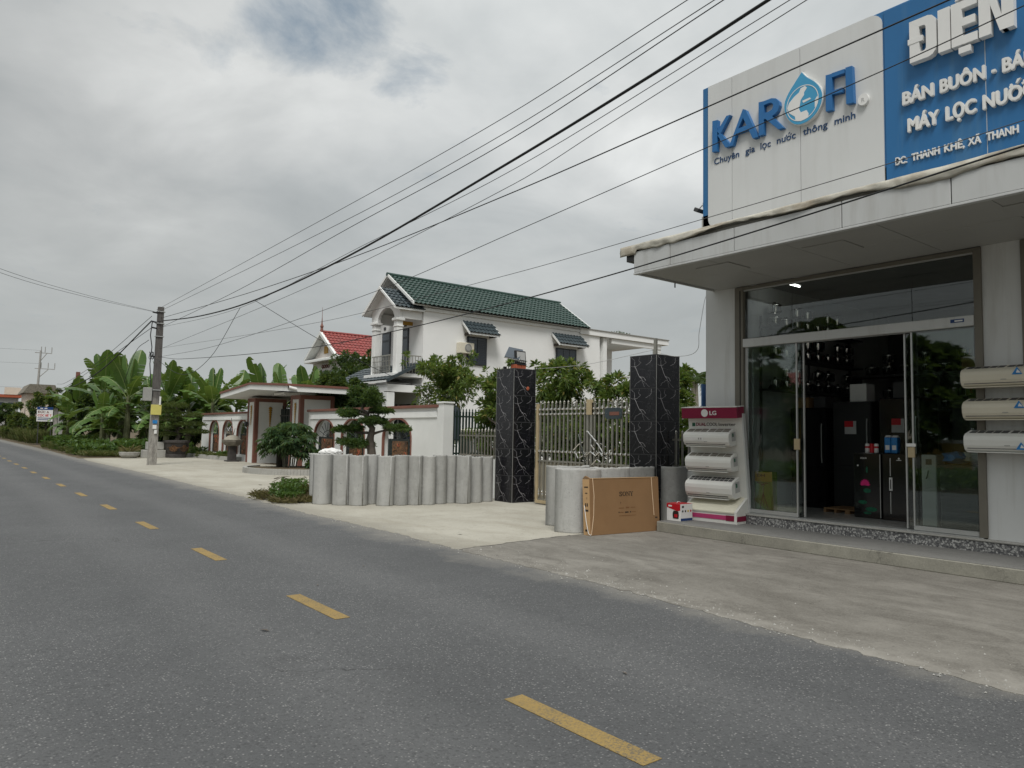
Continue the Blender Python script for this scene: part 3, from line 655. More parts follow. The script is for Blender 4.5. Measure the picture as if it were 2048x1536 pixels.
for w, (ya, yb) in zip('Chuyên gia lọc nước thông minh'.split(), [(7.569, 7.073), (6.954, 6.775), (6.671, 6.487), (6.377, 6.055), (5.93, 5.536), (5.426, 5.113)]): 
    o = ST('tagline_word', 'nuoc' if w == 'nước' else w, 'letter_navy', ya, 6.19, ya-yb, .112, 10.278, .01, .006)
    if w == 'nước':
        W_ = ya-yb; hm = MB()
        for P in ([(.485, .62), (.525, .62), (.54, .86), (.505, .86)], [(.735, .60), (.77, .66), (.785, .88), (.75, .88)], [(.62, .86), (.655, .86), (.71, 1.10), (.665, 1.10)]): hm.prism([(ya-W_*a-5, 6.19+.112*b-5.1) for a, b in P], -.0325, -.022, 0)
        hm.build('letter_accents', 'letter_navy', o)
def block(parts, ya, yb, z0=6.655, h=.58):
    m = MB()
    for k, P in enumerate(parts): m.prism([(ya-(ya-yb)*a-5, z0+h*b-5.1) for a, b in P], -.118-.0005*k, -.018, 0)
    return m.build('raised_letter', 'letter_white', sign)
DO = [(0, 0), (0, 1), (.70, 1), (.86, .965), (.96, .89), (1, .78), (1, .22), (.96, .11), (.86, .035), (.70, 0)]; DI = [(.37, .19), (.37, .81), (.52, .81), (.575, .80), (.61, .775), (.625, .73), (.625, .27), (.61, .225), (.575, .20), (.52, .19)]
block([[DO[k], DO[(k+1) % 10], DI[(k+1) % 10], DI[k]] for k in range(10)]+[[(-.06, .45), (-.06, .58), (.50, .58), (.50, .45)]], 4.307, 3.968)
block([[(0, 0), (1, 0), (1, 1), (0, 1)]], 3.945, 3.798)
block([[(0, 0), (0, 1), (.42, 1), (.42, 0)], [(.40, 0), (.40, .19), (1, .19), (1, 0)], [(.40, .42), (.40, .60), (.92, .60), (.92, .42)], [(.40, .82), (.40, 1), (1, 1), (1, .82)], [(.27, -.20), (.73, -.20), (.73, -.06), (.27, -.06)], [(.16, 1.05), (.42, 1.24), (.58, 1.24), (.84, 1.05), (.60, 1.05), (.50, 1.13), (.40, 1.05)]], 3.783, 3.481)
block([[(0, 0), (0, 1), (.34, 1), (.34, 0)], [(.66, 0), (.66, 1), (1, 1), (1, 0)], [(.20, 1), (.40, 1), (.80, 0), (.60, 0)]], 3.462, 3.076)
for ws, ex, z, h, d_, b_ in (('BÁN BUÔN - BÁN', [(4.44, 4.037), (3.961, 3.422), (3.355, 3.306), (3.236, 2.86)], 6.13, .19, .05, .052), ('MÁY LỌC NƯỚC', [(4.378, 3.976), (3.899, 3.536), (3.463, 2.89)], 5.73, .20, .05, .052), ('ĐC: THANH KHÊ, XÃ THANH', [(4.565, 4.404), (4.344, 3.989), (3.933, 3.69), (3.65, 3.499), (3.44, 3.087)], 5.322, .108, .025, .035)):
    for w, (ya, yb) in zip(ws.split(), ex):
        o = ST('raised_word', 'NUOC' if w == 'NƯỚC' else w, 'letter_white', ya, z, ya-yb, h if w != '-' else .19, 10.282, d_, b_)
        if w == 'NƯỚC':
            W_ = ya-yb; hm = MB()
            for P in ([(.52, .86), (.575, .86), (.575, 1.10), (.535, 1.10), (.535, 1.0), (.52, 1.0)], [(.765, .84), (.82, .90), (.82, 1.12), (.78, 1.12), (.775, 1.0), (.745, .97)], [(.64, 1.06), (.68, 1.06), (.74, 1.30), (.675, 1.30)]): hm.prism([(ya-W_*a-5, z+h*b-5.1) for a, b in P], -.0677, -.018, 0)
            hm.build('letter_accents', 'letter_white', o)
# small lamp head fixed to the sign's far end
sl = thing('sign_lamp', 'small grey flood lamp on an arm at the left end of the shop sign', 'lamp', (10.35, 7.83, 5.5))
MB().box(-.1, .1, 0, .10, -.05, .02, Matrix.Rotation(.5, 4, 'X'), .01).build('lamp_head', 'dark_grey', sl, loc=(0, .06, -.02)); MB().tube([(0, 0, .02), (0, .05, .07), (0, .1, .03)], .008).build('bracket', 'dark_grey', sl)
MB().box(-.012, .012, -.02, .03, .03, .11).build('fin', 'alu', sl)
# blue sheet screen beside the shop's side wall
o = MB()
for i in range(10): o.box(10.45+.06*i, 10.505+.06*i, 7.95+(.012 if i % 2 else 0), 7.975+(.012 if i % 2 else 0), 0, 2.45)
tag(o.build('blue_sheet', 'pvc_blue'), 'blue corrugated sheet standing against the left side of the shop', 'sheet')

# ================================================================== SHOP FRONT THINGS
def ac_unit(name, label, L, H, D, mat, loc, rz=0, group=None, style=0, tilt=0):
    """wall split unit: local X along its length, -Y is the front"""
    t = thing(name, label, 'air conditioner', loc, rz, group); t.rotation_euler = (tilt, 0, rz)
    pr = [(0, 0), (0, H), (-D*.22, H), (-D*.80, H*.84), (-D*.96, H*.72), (-D, H*.55), (-D*.98, H*.30), (-D*.86, H*.09), (-D*.66, .0)]
    b = MB().prism(pr, -L/2, L/2, 0); body = b.build('body', mat, t)
    bv = body.modifiers.new('soft', 'BEVEL'); bv.width = .012; bv.segments = 2; bv.limit_method = 'ANGLE'
    sl_ = math.atan2(H*.16, D*.58); Ms = Matrix.Translation((0, -D*.22, H)) @ Matrix.Rotation(sl_, 4, 'X')
    n = 3 if style != 2 else 5
    for s in (0, 1):
        for k in range(n):
            w = (L*.45)/n; x0 = -L*.46+s*L*.47+k*w
            for q_ in range(2): MB().box(x0+.006, x0+w-.008, -D*(.50-.24*q_), -D*(.32-.24*q_), .0005, .003, Ms).build('intake_slot', 'dark_grey' if style == 2 else 'stone', t)
    MB().box(-L*.46, L*.40, -D*.93, -D*.74, .012, .026, Matrix.Rotation(-.12, 4, 'X')).build('louver_gap', 'dark_grey', t)
    MB().box(-L*.46, L*.40, -D*.90, -D*.70, -.004, .006).build('louver', mat, t)
    MB().box(-.03, .03, -D*1.004, -D*.99, H*.30, H*.33).build('badge', 'grey_box', t)
    return t
# --- three-tier air conditioner display
A = rad(-84)
st = thing('display_stand', 'white air conditioner display stand with dark red LG header on the shop step', 'display stand', (9.91, 7.41, .17), A)
tl = math.atan2(.24, 1.7)
MB().prism([(.40, 0), (.47, 0), (.225, 1.74), (.155, 1.74)], -.49, .49, 0).build('back_board', 'display_white', st)
MB().prism([(.395, .0), (.475, 0), (.23, 1.745), (.15, 1.745)], .4905, .515, 0).build('side_edge', 'alu_panel', st)
MB().prism([(0, 0), (.398, 0), (.355, .40), (.0, .19)], .445, .488, 0).build('end_cheek', 'display_white', st)
MB().prism([(0, 0), (.398, 0), (.355, .40), (.0, .19)], -.488, -.445, 0).build('end_cheek', 'display_white', st)
MB().prism([(-.012, .165), (.355, .385), (.355, .405), (-.012, .185)], -.444, .444, 0).build('sloped_shelf', 'display_cream', st)
MB().box(-.444, .444, .005, .03, .0, .165).build('base_front', 'display_white', st)
MB().box(-.443, .30, -.002, .0045, .055, .125).build('base_strip', 'pink_strip', st); MB().box(.301, .443, -.002, .0045, .045, .13).build('base_strip', 'lg_red', st)
MB().box(.4885, .4915, .01, .34, .04, .12).build('cheek_strip', 'lg_red', st)
hd = MB().box(-.51, .50, -.02, .21, 0, .175, None, .005).build('header', 'lg_red', st); hd.matrix_local = Matrix.Translation((0, .02, 1.665)) @ Matrix.Rotation(.10, 4, 'X')
MB().box(-.515, .505, -.022, .215, .1755, .185).build('header_cap', 'display_white', hd)
MB().prism([(-.075+.062*math.cos(a), .088+.062*math.sin(a)) for a in np.linspace(0, 2*PI, 29)[:-1]], -.024, -.0205, 1).build('logo_disc', 'letter_white', hd)
text('logo_letters', 'LG', 'letter_white', hd, (.015, -.0205, .055), (1, 0, 0), (0, 0, 1), .125, .072, .004, .03)
def board_y(z): return .40-z*(.245/1.74)
def btext(nm, s, mat, x, z, w, h, bold): return text(nm, s, mat, st, (x, board_y(z)-.002, z), (1, 0, 0), (0, -math.sin(tl), math.cos(tl)), w, h, .003, bold)
btext('board_lettering', 'DUAL', 'lg_red', -.345, 1.545, .19, .058, .03); btext('board_lettering', 'COOL', 'ink', -.148, 1.545, .20, .058, .008); btext('board_lettering', 'Inverter', 'ink', .075, 1.545, .30, .058, .004)
MB().box(-.42, -.365, board_y(1.57)-.004, board_y(1.57)+.01, 1.54, 1.60).build('board_icon', 'print_leaf', st)
def stand_pt(x, z):
    y = board_y(z); return (9.91+x*math.cos(A)-y*math.sin(A), 7.41+x*math.sin(A)+y*math.cos(A), .17+z)
for i, (z, L, H, D, sty) in enumerate(((1.235, .84, .275, .25, 1), (.83, .84, .285, .25, 1), (.40, .86, .33, .29, 2))):
    u = ac_unit('air_conditioner', 'white wall air conditioner on the display stand, '+['top one with a remote control panel', 'middle one of three', 'lowest and deepest one of three'][i], L, H, D, 'ac_white', stand_pt(-.045, z), A, 'air conditioners on the display stand', sty, tl)
    MB().box(L/2+.0005, L/2+.003, -D*.62, -D*.12, H*.3, H*.82).build('rating_sticker', 'paper_grey', u); MB().box(L/2+.003, L/2+.004, -D*.55, -D*.38, H*.55, H*.75).build('energy_sticker', 'print_leaf', u)
    if i == 0:
        MB().box(-L*.46, -L*.05, -D*1.02, -D*.975, H*.36, H*.60, None, .003).build('control_plate', 'plastic_white', u)
        for k in range(2): MB().box(-L*.15+.04*k, -L*.15+.04*k+.02, -D*1.03, -D*1.02, H*.44, H*.54).build('button', 'grey_box', u)
# --- three units hung on the pier
for i, z in enumerate((2.195, 1.795, 1.40)):
    u = ac_unit('air_conditioner', ['cream wall air conditioner on the shop pier, topmost of three', 'cream wall air conditioner on the shop pier, middle of three', 'paler wall air conditioner on the shop pier, lowest of three'][i], .95, .27, .27, 'ac_white' if i == 2 else 'ac_cream', (10.31, 3.255-.01*i, z), rad(-90), 'air conditioners on the shop pier', 2)
    MB().box(-.36, .36, .0, .035, .05, .2).build('mounting_plate', 'dark_grey', u)
    zz = .135 if i < 2 else .04; fx = -.272
    MB().add([(.09, fx-.004, zz), (.20, fx-.004, zz), (.145, fx-.004, zz+.09)], [(0, 1, 2)]).build('triangle_sticker', 'print_blue', u); MB().add([(.135, fx-.006, zz+.02), (.185, fx-.006, zz+.018), (.15, fx-.006, zz+.06)], [(0, 1, 2)]).build('sticker_star', 'letter_white', u)
# --- rice cooker carton
ck = thing('cooker_carton', 'small red and white rice cooker carton on the corner of the shop step', 'box', (9.66, 7.80, .17), rad(-88))
MB().box(-.135, .135, -.16, .16, 0, .275, None, .003).build('carton', 'plastic_white', ck)
MB().prism([(-.134, .274), (.134, .274), (.134, .175), (.08, .16), (-.134, .215)], -.1635, -.161, 1).build('front_print', 'print_red', ck)
MB().lathe([(.055, 0), (.062, .05), (.058, .10), (.04, .125)], (0, 0, 0), 14).build('cooker_print', 'ink', ck, M=Matrix.Translation((.045, -.163, .04)) @ Matrix.Diagonal((1, .03, 1, 1)))
MB().box(.02, .08, -.1665, -.1655, .06, .11).build('cooker_panel', 'print_red', ck)
MB().box(-.10, -.03, -.1655, -.1645, .225, .25).build('brand_patch', 'plastic_white', ck)
for k, mt in enumerate(('ink', 'ink', 'print_yellow', 'print_red')): MB().lathe([(.018, 0), (.018, .002)], (0, 0, 0), 10).build('side_icon', mt, ck, M=Matrix.Translation((.1365, -.10+.07*k, .16)) @ Matrix.Rotation(PI/2, 4, 'Y'))
MB().box(.1352, .1372, -.15, .155, .006, .045).build('side_band', 'print_navy', ck); MB().box(.1352, .1372, -.12, -.07, .215, .245).build('side_mark', 'ink', ck)
MB().tube([(-.02, .05, .272), (-.02, .03, .30), (-.02, -.03, .30), (-.02, -.05, .272)], .006, 6).build('carry_loop', 'plastic_white', ck)
MB().box(-.134, .134, -.159, .159, .2755, .278).build('lid_print', 'print_red', ck)
# --- television carton
tv = thing('television_carton', 'large flat brown SONY television carton leaning on the concrete channels', 'box', (7.91, 8.07, .006), rad(-4.3)); tv.rotation_euler = (rad(-3.2), 0, rad(-4.3))
MB().box(0, 1.46, 0, .165, 0, .855, None, .004).build('carton', 'cardboard', tv)
MB().box(-.0035, -.001, .004, .161, .004, .85).build('end_panel', 'cardboard_light', tv)
MB().prism([(.0, .857), (.02, .875), (.10, .90), (.16, .858)], -.002, .02, 0).build('open_flap', 'cardboard', tv); MB().box(.03, 1.44, .02, .08, .856, .862, Matrix.Rotation(.03, 4, 'X')).build('top_flap', 'cardboard_light', tv)
def TV(nm, s, mt, x, z, w, h, b=.0): return text(nm, s, mt, tv, (x, -.0008, z), (1, 0, 0), (0, 0, 1), w, h, .001, b)
def slab(pts_list, x, z, w, h):
    m = MB()
    for P in pts_list: m.prism([(x+a*w, z+b*h) for a, b in P], -.0022, -.0004, 1)
    m.build('carton_letter', 'ink', tv)
SO = [[(.5+.5*math.cos(a), .5+.5*math.sin(a)), (.5+.5*math.cos(b), .5+.5*math.sin(b)), (.5+.27*math.cos(b), .5+.40*math.sin(b)), (.5+.27*math.cos(a), .5+.40*math.sin(a))] for a, b in zip(np.linspace(0, 2*PI, 21)[:-1], np.linspace(0, 2*PI, 21)[1:])]
SS = []
sp_ = [(.90, .76), (.76, .90), (.5, .95), (.22, .88), (.13, .74), (.26, .60), (.5, .52), (.76, .42), (.88, .27), (.78, .11), (.5, .05), (.24, .10), (.08, .26)]
for (a, b), (c, d_) in zip(sp_[:-1], sp_[1:]):
    L_ = math.hypot(c-a, d_-b); nx_, ny_ = -(d_-b)/L_*.10, (c-a)/L_*.075; ex_, ey_ = (c-a)/L_*.04, (d_-b)/L_*.04; SS.append([(a+nx_-ex_, b+ny_-ey_), (c+nx_+ex_, d_+ny_+ey_), (c-nx_+ex_, d_-ny_+ey_), (a-nx_-ex_, b-ny_-ey_)])
SS += [[(.88, .70), (.96, .70), (.96, .96), (.90, .96)], [(.03, .04), (.09, .04), (.11, .30), (.03, .30)]]
slab(SS, .60, .575, .062, .07); slab(SO, .668, .575, .074, .07)
slab([[(.10, .06), (.22, .06), (.22, .95), (.10, .95)], [(.10, .97), (.26, .97), (.92, .0), (.78, .0)], [(.78, .05), (.90, .05), (.90, .95), (.78, .95)], [(0, 0), (.32, 0), (.32, .10), (0, .10)], [(0, .90), (.2, .90), (.2, 1), (0, 1)], [(.66, .90), (1, .90), (1, 1), (.66, 1)]], .748, .575, .074, .07)
slab([[(.08, .96), (.30, .96), (.58, .44), (.44, .44)], [(.92, .96), (.76, .96), (.46, .44), (.56, .44)], [(.40, .06), (.62, .06), (.62, .50), (.40, .50)], [(.26, 0), (.76, 0), (.76, .10), (.26, .10)], [(0, .90), (.40, .90), (.40, 1), (0, 1)], [(.64, .90), (1, .90), (1, 1), (.64, 1)]], .826, .575, .068, .07)
for x, z, w, h, mt in ((.62, .46, .008, .028, 'ink'), (.58, .385, .11, .012, 'ink_faint'), (.73, .385, .07, .022, 'ink_faint'), (.83, .39, .10, .010, 'ink_faint'), (.575, .318, .018, .018, 'ink'), (.60, .32, .08, .010, 'ink_faint'), (.71, .315, .075, .018, 'ink'), (.815, .316, .022, .02, 'ink'), (.85, .32, .09, .010, 'ink_faint'), (.58, .268, .36, .008, 'ink_faint'), (1.36, .205, .05, .02, 'ink')):
    MB().box(x, x+w, -.002, -.001, z, z+h).build('small_print', mt, tv)
for y, z, w, h in ((.03, .72, .09, .018), (.05, .63, .05, .014), (.06, .545, .008, .03), (.045, .435, .024, .05), (.085, .435, .024, .05), (.035, .36, .08, .03), (.05, .06, .07, .03)): MB().box(-.0055, -.004, y, y+w, z, z+h).build('end_print', 'ink', tv)
for pts in ([(.06, -.005, .862), (.075, -.012, .6), (.06, -.010, .3), (.01, -.006, .01)], [(1.30, -.004, .862), (1.31, -.006, .6), (1.335, -.004, .25)]):
    MB().tube(pts, .006, 6).build('plastic_strap', 'strap', tv)
MB().tube([(-.012, .12, .45), (-.03, .06, .2), (-.025, .02, .03), (.0, -.004, .008)], .005, 6).build('plastic_strap', 'plastic_white', tv)

# ================================================================== INSIDE THE SHOP
def IB(name, label, cat, mat, x0, x1, y0, y1, z0, z1, group=None, ch=.004):
    o = MB().box(x0, x1, y0, y1, z0, z1, None, ch).build(name, mat); return tag(o, label, cat, group)
for i, (y0, y1) in enumerate(((5.34, 5.76), (4.86, 5.32))):
    t = thing('water_purifier', ['black glass water purifier with a pink lotus print inside the shop', 'black glass water purifier with a chrome door bar inside the shop'][i], 'water purifier', (11.35, (y0+y1)/2, .333), 0, 'water purifiers')
    w = (y1-y0)/2
    MB().box(0, .40, -w, w, 0, 1.0, None, .01).build('cabinet', 'black_gloss', t); MB().box(-.004, 0, -w+.004, -w+.014, .02, .98).build('edge_trim', 'alu', t)
    if i == 0:
        text('front_lettering', 'AQUA', 'letter_white', t, (-.002, .10, .905), (0, -1, 0), (0, 0, 1), .10, .028, .002, .02)
        fl = MB()
        for k in range(9): a = rad(20*k-80+90); fl.add([(-.003-.0004*k, .03, .50), (-.003-.0004*k, .03+.05*math.cos(a)-.02*math.sin(a), .50+.06*math.sin(a)+.02*math.cos(a)), (-.003-.0004*k, .03+.085*math.cos(a), .50+.10*math.sin(a)), (-.003-.0004*k, .03+.05*math.cos(a)+.02*math.sin(a), .50+.06*math.sin(a)-.02*math.cos(a))], [(0, 1, 2, 3)])
        fl.build('lotus_print', 'print_pink', t)
        for (y, z, ry, rz_) in ((.0, .42, .06, .035), (.07, .24, .07, .03), (-.06, .14, .09, .035), (.0, .08, .06, .02), (.0, .74, .015, .05)):
            MB().prism([(y+ry*math.cos(a), z+rz_*math.sin(a)) for a in np.linspace(0, 2*PI, 15)[:-1]], -.004, -.001, 0).build('leaf_print', 'print_leaf', t)
        MB().lathe([(.012, 0), (.012, .003)], (0, 0, 0), 12).build('dial', 'letter_white', t, M=Matrix.Translation((-.001, .14, .80)) @ Matrix.Rotation(-PI/2, 4, 'Y'))
    else:
        MB().box(-.006, 0, .10, .112, .10, .42).build('door_bar', 'alu', t); MB().box(-.006, 0, .10, .112, .66, .93).build('door_bar', 'alu', t)
        MB().box(-.012, 0, .075, .125, .44, .64, None, .005).build('door_grip', 'plastic_white', t); MB().box(-.014, -.0125, .092, .108, .47, .61).build('grip_inset', 'dark_grey', t)
        MB().lathe([(.014, 0), (.014, .003)], (0, 0, 0), 10).build('emblem', 'letter_white', t, M=Matrix.Translation((-.001, -.02, .925)) @ Matrix.Rotation(-PI/2, 4, 'Y')); MB().box(-.003, 0, -.055, .015, .895, .905).build('emblem_line', 'letter_white', t)
for k in range(3):   # drinks on top of the first purifier
    o = MB().lathe([(.028, 0), (.033, .01), (.033, .12), (.026, .14)], (0, 0, 0), 12).build('drink_can', ['plastic_white', 'print_red', 'plastic_white'][k], None, loc=(11.48, 5.60-.07*k, 1.335)); MB().lathe([(.0335, .07), (.0335, .10)], (0, 0, 0), 12).build('can_band', 'print_red', o)
    tag(o, ['leftmost white and red drink can on the black purifier', 'red drink can between two white ones on the black purifier', 'third drink can from the left on the black purifier'][k], 'can', 'drink cans')
for k in range(2):
    o = MB().box(-.05, .05, -.045, .045, 0, .24, None, .006).build('milk_carton', 'print_blue', None, loc=(11.5, 5.28-.10*k, 1.335)); MB().box(-.052, -.05, -.03, .03, .05, .12).build('carton_print', 'letter_white', o); MB().prism([(-.05, .24), (.05, .24), (.0, .27)], -.04, .04, 1).build('carton_top', 'plastic_white', o)
    tag(o, ['left one of two blue drink cartons on the purifiers', 'right one of two blue drink cartons on the purifiers'][k], 'carton', 'blue drink cartons')
# tall fridges, back shelves with pots, stacked boxes
for k, (x, y, h, mt) in enumerate(((12.2, 7.0, 1.75, 'black_gloss'), (12.35, 6.28, 1.85, 'black_matt'), (12.5, 5.56, 1.9, 'black_gloss'), (13.2, 4.7, 1.9, 'black_matt'), (13.4, 3.9, 1.8, 'black_matt'))):
    t = thing('refrigerator', ['glossy black fridge nearest the shop\'s left glass', 'matt black fridge, second from the left inside the shop', 'tall black fridge behind the lotus purifier', 'matt black fridge behind the door bar purifier', 'matt black fridge at the right end of the row'][k], 'refrigerator', (x, y, .333), 0, 'refrigerators inside the shop')
    MB().box(0, .65, -.33, .33, 0, h, None, .012).build('cabinet', mt, t)
    MB().box(-.02, -.001, -.325, .325, .02, h*.40, None, .004).build('lower_door', mt, t); MB().box(-.02, -.001, -.325, .325, h*.41, h-.01, None, .004).build('upper_door', mt, t)
    MB().tube([(-.035, -.27, h*.45), (-.045, -.27, h*.5), (-.045, -.27, h*.8), (-.035, -.27, h*.84)], .010, 6).build('door_handle', 'alu', t)
    if k in (1, 2): MB().box(-.024, -.021, -.08, .12, h*.70, h*.82).build('leaflet', 'paper_grey', t); MB().box(-.027, -.0242, -.03, .12, h*.765, h*.82).build('leaflet_print', 'print_red', t)
sh = thing('wall_shelf', 'long shelves of pots and boxes along the back of the shop', 'shelf', (14.6, 5.0, .333))
for z in (1.75, 2.45): MB().box(0, .5, -2.5, 2.5, z, z+.04).build('shelf_board', 'dark_grey', sh)
for y in (-2.45, -.8, .8, 2.45): MB().box(.05, .45, y-.02, y+.02, 0, 2.45).build('upright', 'dark_grey', sh)
pots = MB().lathe([(.10, 0), (.13, .03), (.13, .15), (.135, .16), (.10, .19), (.03, .20), (.03, .23)], (0, 0, 0), 14).mesh('cooking_pot', 'chrome', True)
q = 0
for z in (2.123, 2.823):
    for k in range(7):
        for j in range(2 if (k+int(z)) % 2 else 1):
            o = link('cooking_pot', pots, None, loc=(14.80, 7.1-.34*k, z+.232*j)); tag(o, 'steel pot, %s from the left on the %s shop shelf%s' % (ORD[k], 'lower' if z < 2.5 else 'upper', ', on top of another' if j else ''), 'pot', 'steel pots on the shop shelves')
for k, (y, z, w, h, mt) in enumerate(((4.5, 2.123, .35, .42, 'print_red'), (4.1, 2.123, .36, .38, 'paper_grey'), (3.6, 2.123, .4, .3, 'dark_grey'), (4.6, 2.823, .8, .5, 'cardboard'), (3.7, 2.823, .8, .5, 'cardboard'))):
    IB('stock_carton', ['red carton on the lower back shelf of the shop', 'grey carton beside the red one on the back shelf', 'dark carton at the right of the lower back shelf', 'brown carton, left one on the upper back shelf', 'brown carton, right one on the upper back shelf'][k], 'box', mt, 14.64, 15.0, y-w/2, y+w/2, z, z+h, 'stock cartons on the back shelves')
ss = thing('side_shelf', 'dark side shelves full of steel pots just inside the shop door', 'shelf', (11.6, 7.30, .333))
for z in (2.05, 2.62, 3.18): MB().box(0, 3.2, -.02, .28, z, z+.03).build('shelf_board', 'dark_grey', ss)
for x in (0, 1.6, 3.17): MB().box(x, x+.03, .24, .27, 0, 3.4).build('upright', 'dark_grey', ss)
for r_, z in enumerate((2.413, 2.983, 3.543)):
    for k in range(8):
        hgt = 2 if (k+r_) % 3 else 1
        for j in range(hgt):
            o = link('cooking_pot', pots, None, loc=(11.85+.37*k, 7.43, z+.232*j)); o.scale = (.95, .95, .95); tag(o, 'steel pot, %s from the door on the %s side shelf%s' % (ORD[k], ('lowest', 'middle', 'top')[r_], ', stacked on another' if j else ''), 'pot', 'steel pots on the side shelves')
q = 0
for z, ys_ in ((2.123, (4.95, 3.2, 2.95)), (2.823, (5.3, 5.05, 3.1))):
    for k, y in enumerate(ys_):
        w = random.uniform(.16, .24); hh = random.uniform(.2, .34); IB('stock_box', 'small goods box, %s from the left of the loose boxes on the %s shop shelf' % (ORD[k], 'lower' if z < 2.5 else 'upper'), 'box', random.choice(['paper_grey', 'plastic_white', 'print_navy', 'print_red', 'cardboard_light']), 14.65, 14.95, y-w/2, y+w/2, z, z+hh, 'loose boxes on the shop shelves')
for k in range(12):
    w = random.uniform(.2, .3); y = 7.15-.31*k; z = 2.083 if k < 0 else 0; hh = random.uniform(.18, .32); x = 12.3 if k < 4 else 12.6
    ff = [f for f in ((12.2, 7.0, 1.75), (12.35, 6.28, 1.85), (12.5, 5.56, 1.9)) if abs(f[1]-y) < .2]; top = .333+ff[0][2] if ff else None; x = ff[0][0] if ff else x
    if top: IB('stock_box', 'goods box on top of the fridges, %s from the left' % ORD[k], 'box', random.choice(['paper_grey', 'cardboard', 'print_navy', 'plastic_white', 'dark_grey']), x+.1, x+.4, y-w/2, y+w/2, top+.002, top+hh, 'goods boxes on the fridges')
gb = thing('tripod_carton', 'tall green and yellow DH tripod carton standing behind the shop glass', 'box', (10.53, 6.83, .333))
MB().box(0, .14, -.17, .15, 0, .66, None, .003).build('carton', 'print_green', gb); MB().box(-.002, -.0003, -.168, .148, .50, .658).build('top_print', 'print_yellow', gb)
text('carton_lettering', 'DH', 'ink', gb, (-.003, .10, .575), (0, -1, 0), (0, 0, 1), .14, .05, .001, .03); MB().box(-.004, -.0022, -.10, .11, .47, .485).build('print_line', 'ink', gb)
tp = MB().tube([(-.004, -.01, .46), (-.004, -.01, .30)], .006, 6); tp.tube([(-.004, -.01, .32), (-.004, .05, .06)], .006, 6); tp.tube([(-.004, -.01, .32), (-.004, -.09, .09)], .006, 6); tp.tube([(-.004, -.01, .32), (-.004, -.015, .12)], .006, 6); tp.box(-.006, -.002, -.04, .03, .44, .46); tp.build('tripod_print', 'ink', gb)
for k, y in enumerate((6.35, 5.95)): 
    t = thing('pallet', ['low wooden pallet on the shop floor, left one', 'low wooden pallet on the shop floor, right one'][k], 'pallet', (12.0, y-.1, .333))
    for j in range(3): MB().box(-.1, .1, -.2, .2, .05, .07).build('board', 'cardboard', t, loc=(.0+.22*j-.2, 0, 0)); MB().box(-.3, .32, -.2+.18*j, -.16+.18*j, 0, .049).build('runner', 'cardboard', t)
t = thing('water_dispenser', 'pale grey water dispenser standing behind the right glass pane', 'dispenser', (11.1, 4.55, .333)); MB().box(0, .3, -.10, .10, 0, 1.0, None, .01).build('cabinet', 'paper_grey', t); MB().box(-.004, 0, -.04, .04, .86, .94).build('tap_panel', 'dark_grey', t); MB().tube([(-.02, 0, .78), (-.03, .01, .70), (-.02, .03, .66)], .008, 6).build('tap', 'dark_grey', t)
bag_pts = []
for k, (mt, y, z, sc) in enumerate((('print_blue', 4.25, 1.30, .16), ('paper_grey', 3.95, 1.32, .18), ('plastic_white', 3.75, 1.30, .14))):
    bm = bmesh.new(); bmesh.ops.create_icosphere(bm, subdivisions=2, radius=1)
    for v in bm.verts: v.co *= 1+.28*math.sin(7*v.co.x+k)*math.sin(6*v.co.y)+random.uniform(-.08, .08)
    me = bpy.data.meshes.new('plastic_bag'); bm.to_mesh(me); bm.free(); me.materials.append(MATS[mt]); o = link('plastic_bag', me, None, loc=(11.25, y, z)); o.scale = (sc, sc, sc*.55)
    tag(o, ['blue plastic bag on the counter behind the right glass', 'grey plastic bag on the counter behind the right glass', 'white plastic bag on the counter behind the right glass'][k], 'bag')
cn = thing('counter', 'low dark counter behind the right glass pane of the shop', 'counter', (11.0, 3.98, .333)); MB().box(0, .5, -.45, .42, .82, .87, None, .004).build('counter_top', 'dark_grey', cn); MB().box(.04, .46, -.43, .40, 0, .82).build('base', 'dark_grey', cn)
lm = thing('ceiling_tube_lamp', 'lit white fluorescent tube under the shop ceiling', 'lamp', (11.6, 6.95, 4.18)); MB().box(-.3, .3, -.03, .03, .05, .12).build('housing', 'plastic_white', lm); MB().tube([(-.28, 0, .03), (.28, 0, .03)], .014, 8).build('tube', 'tube_light', lm)

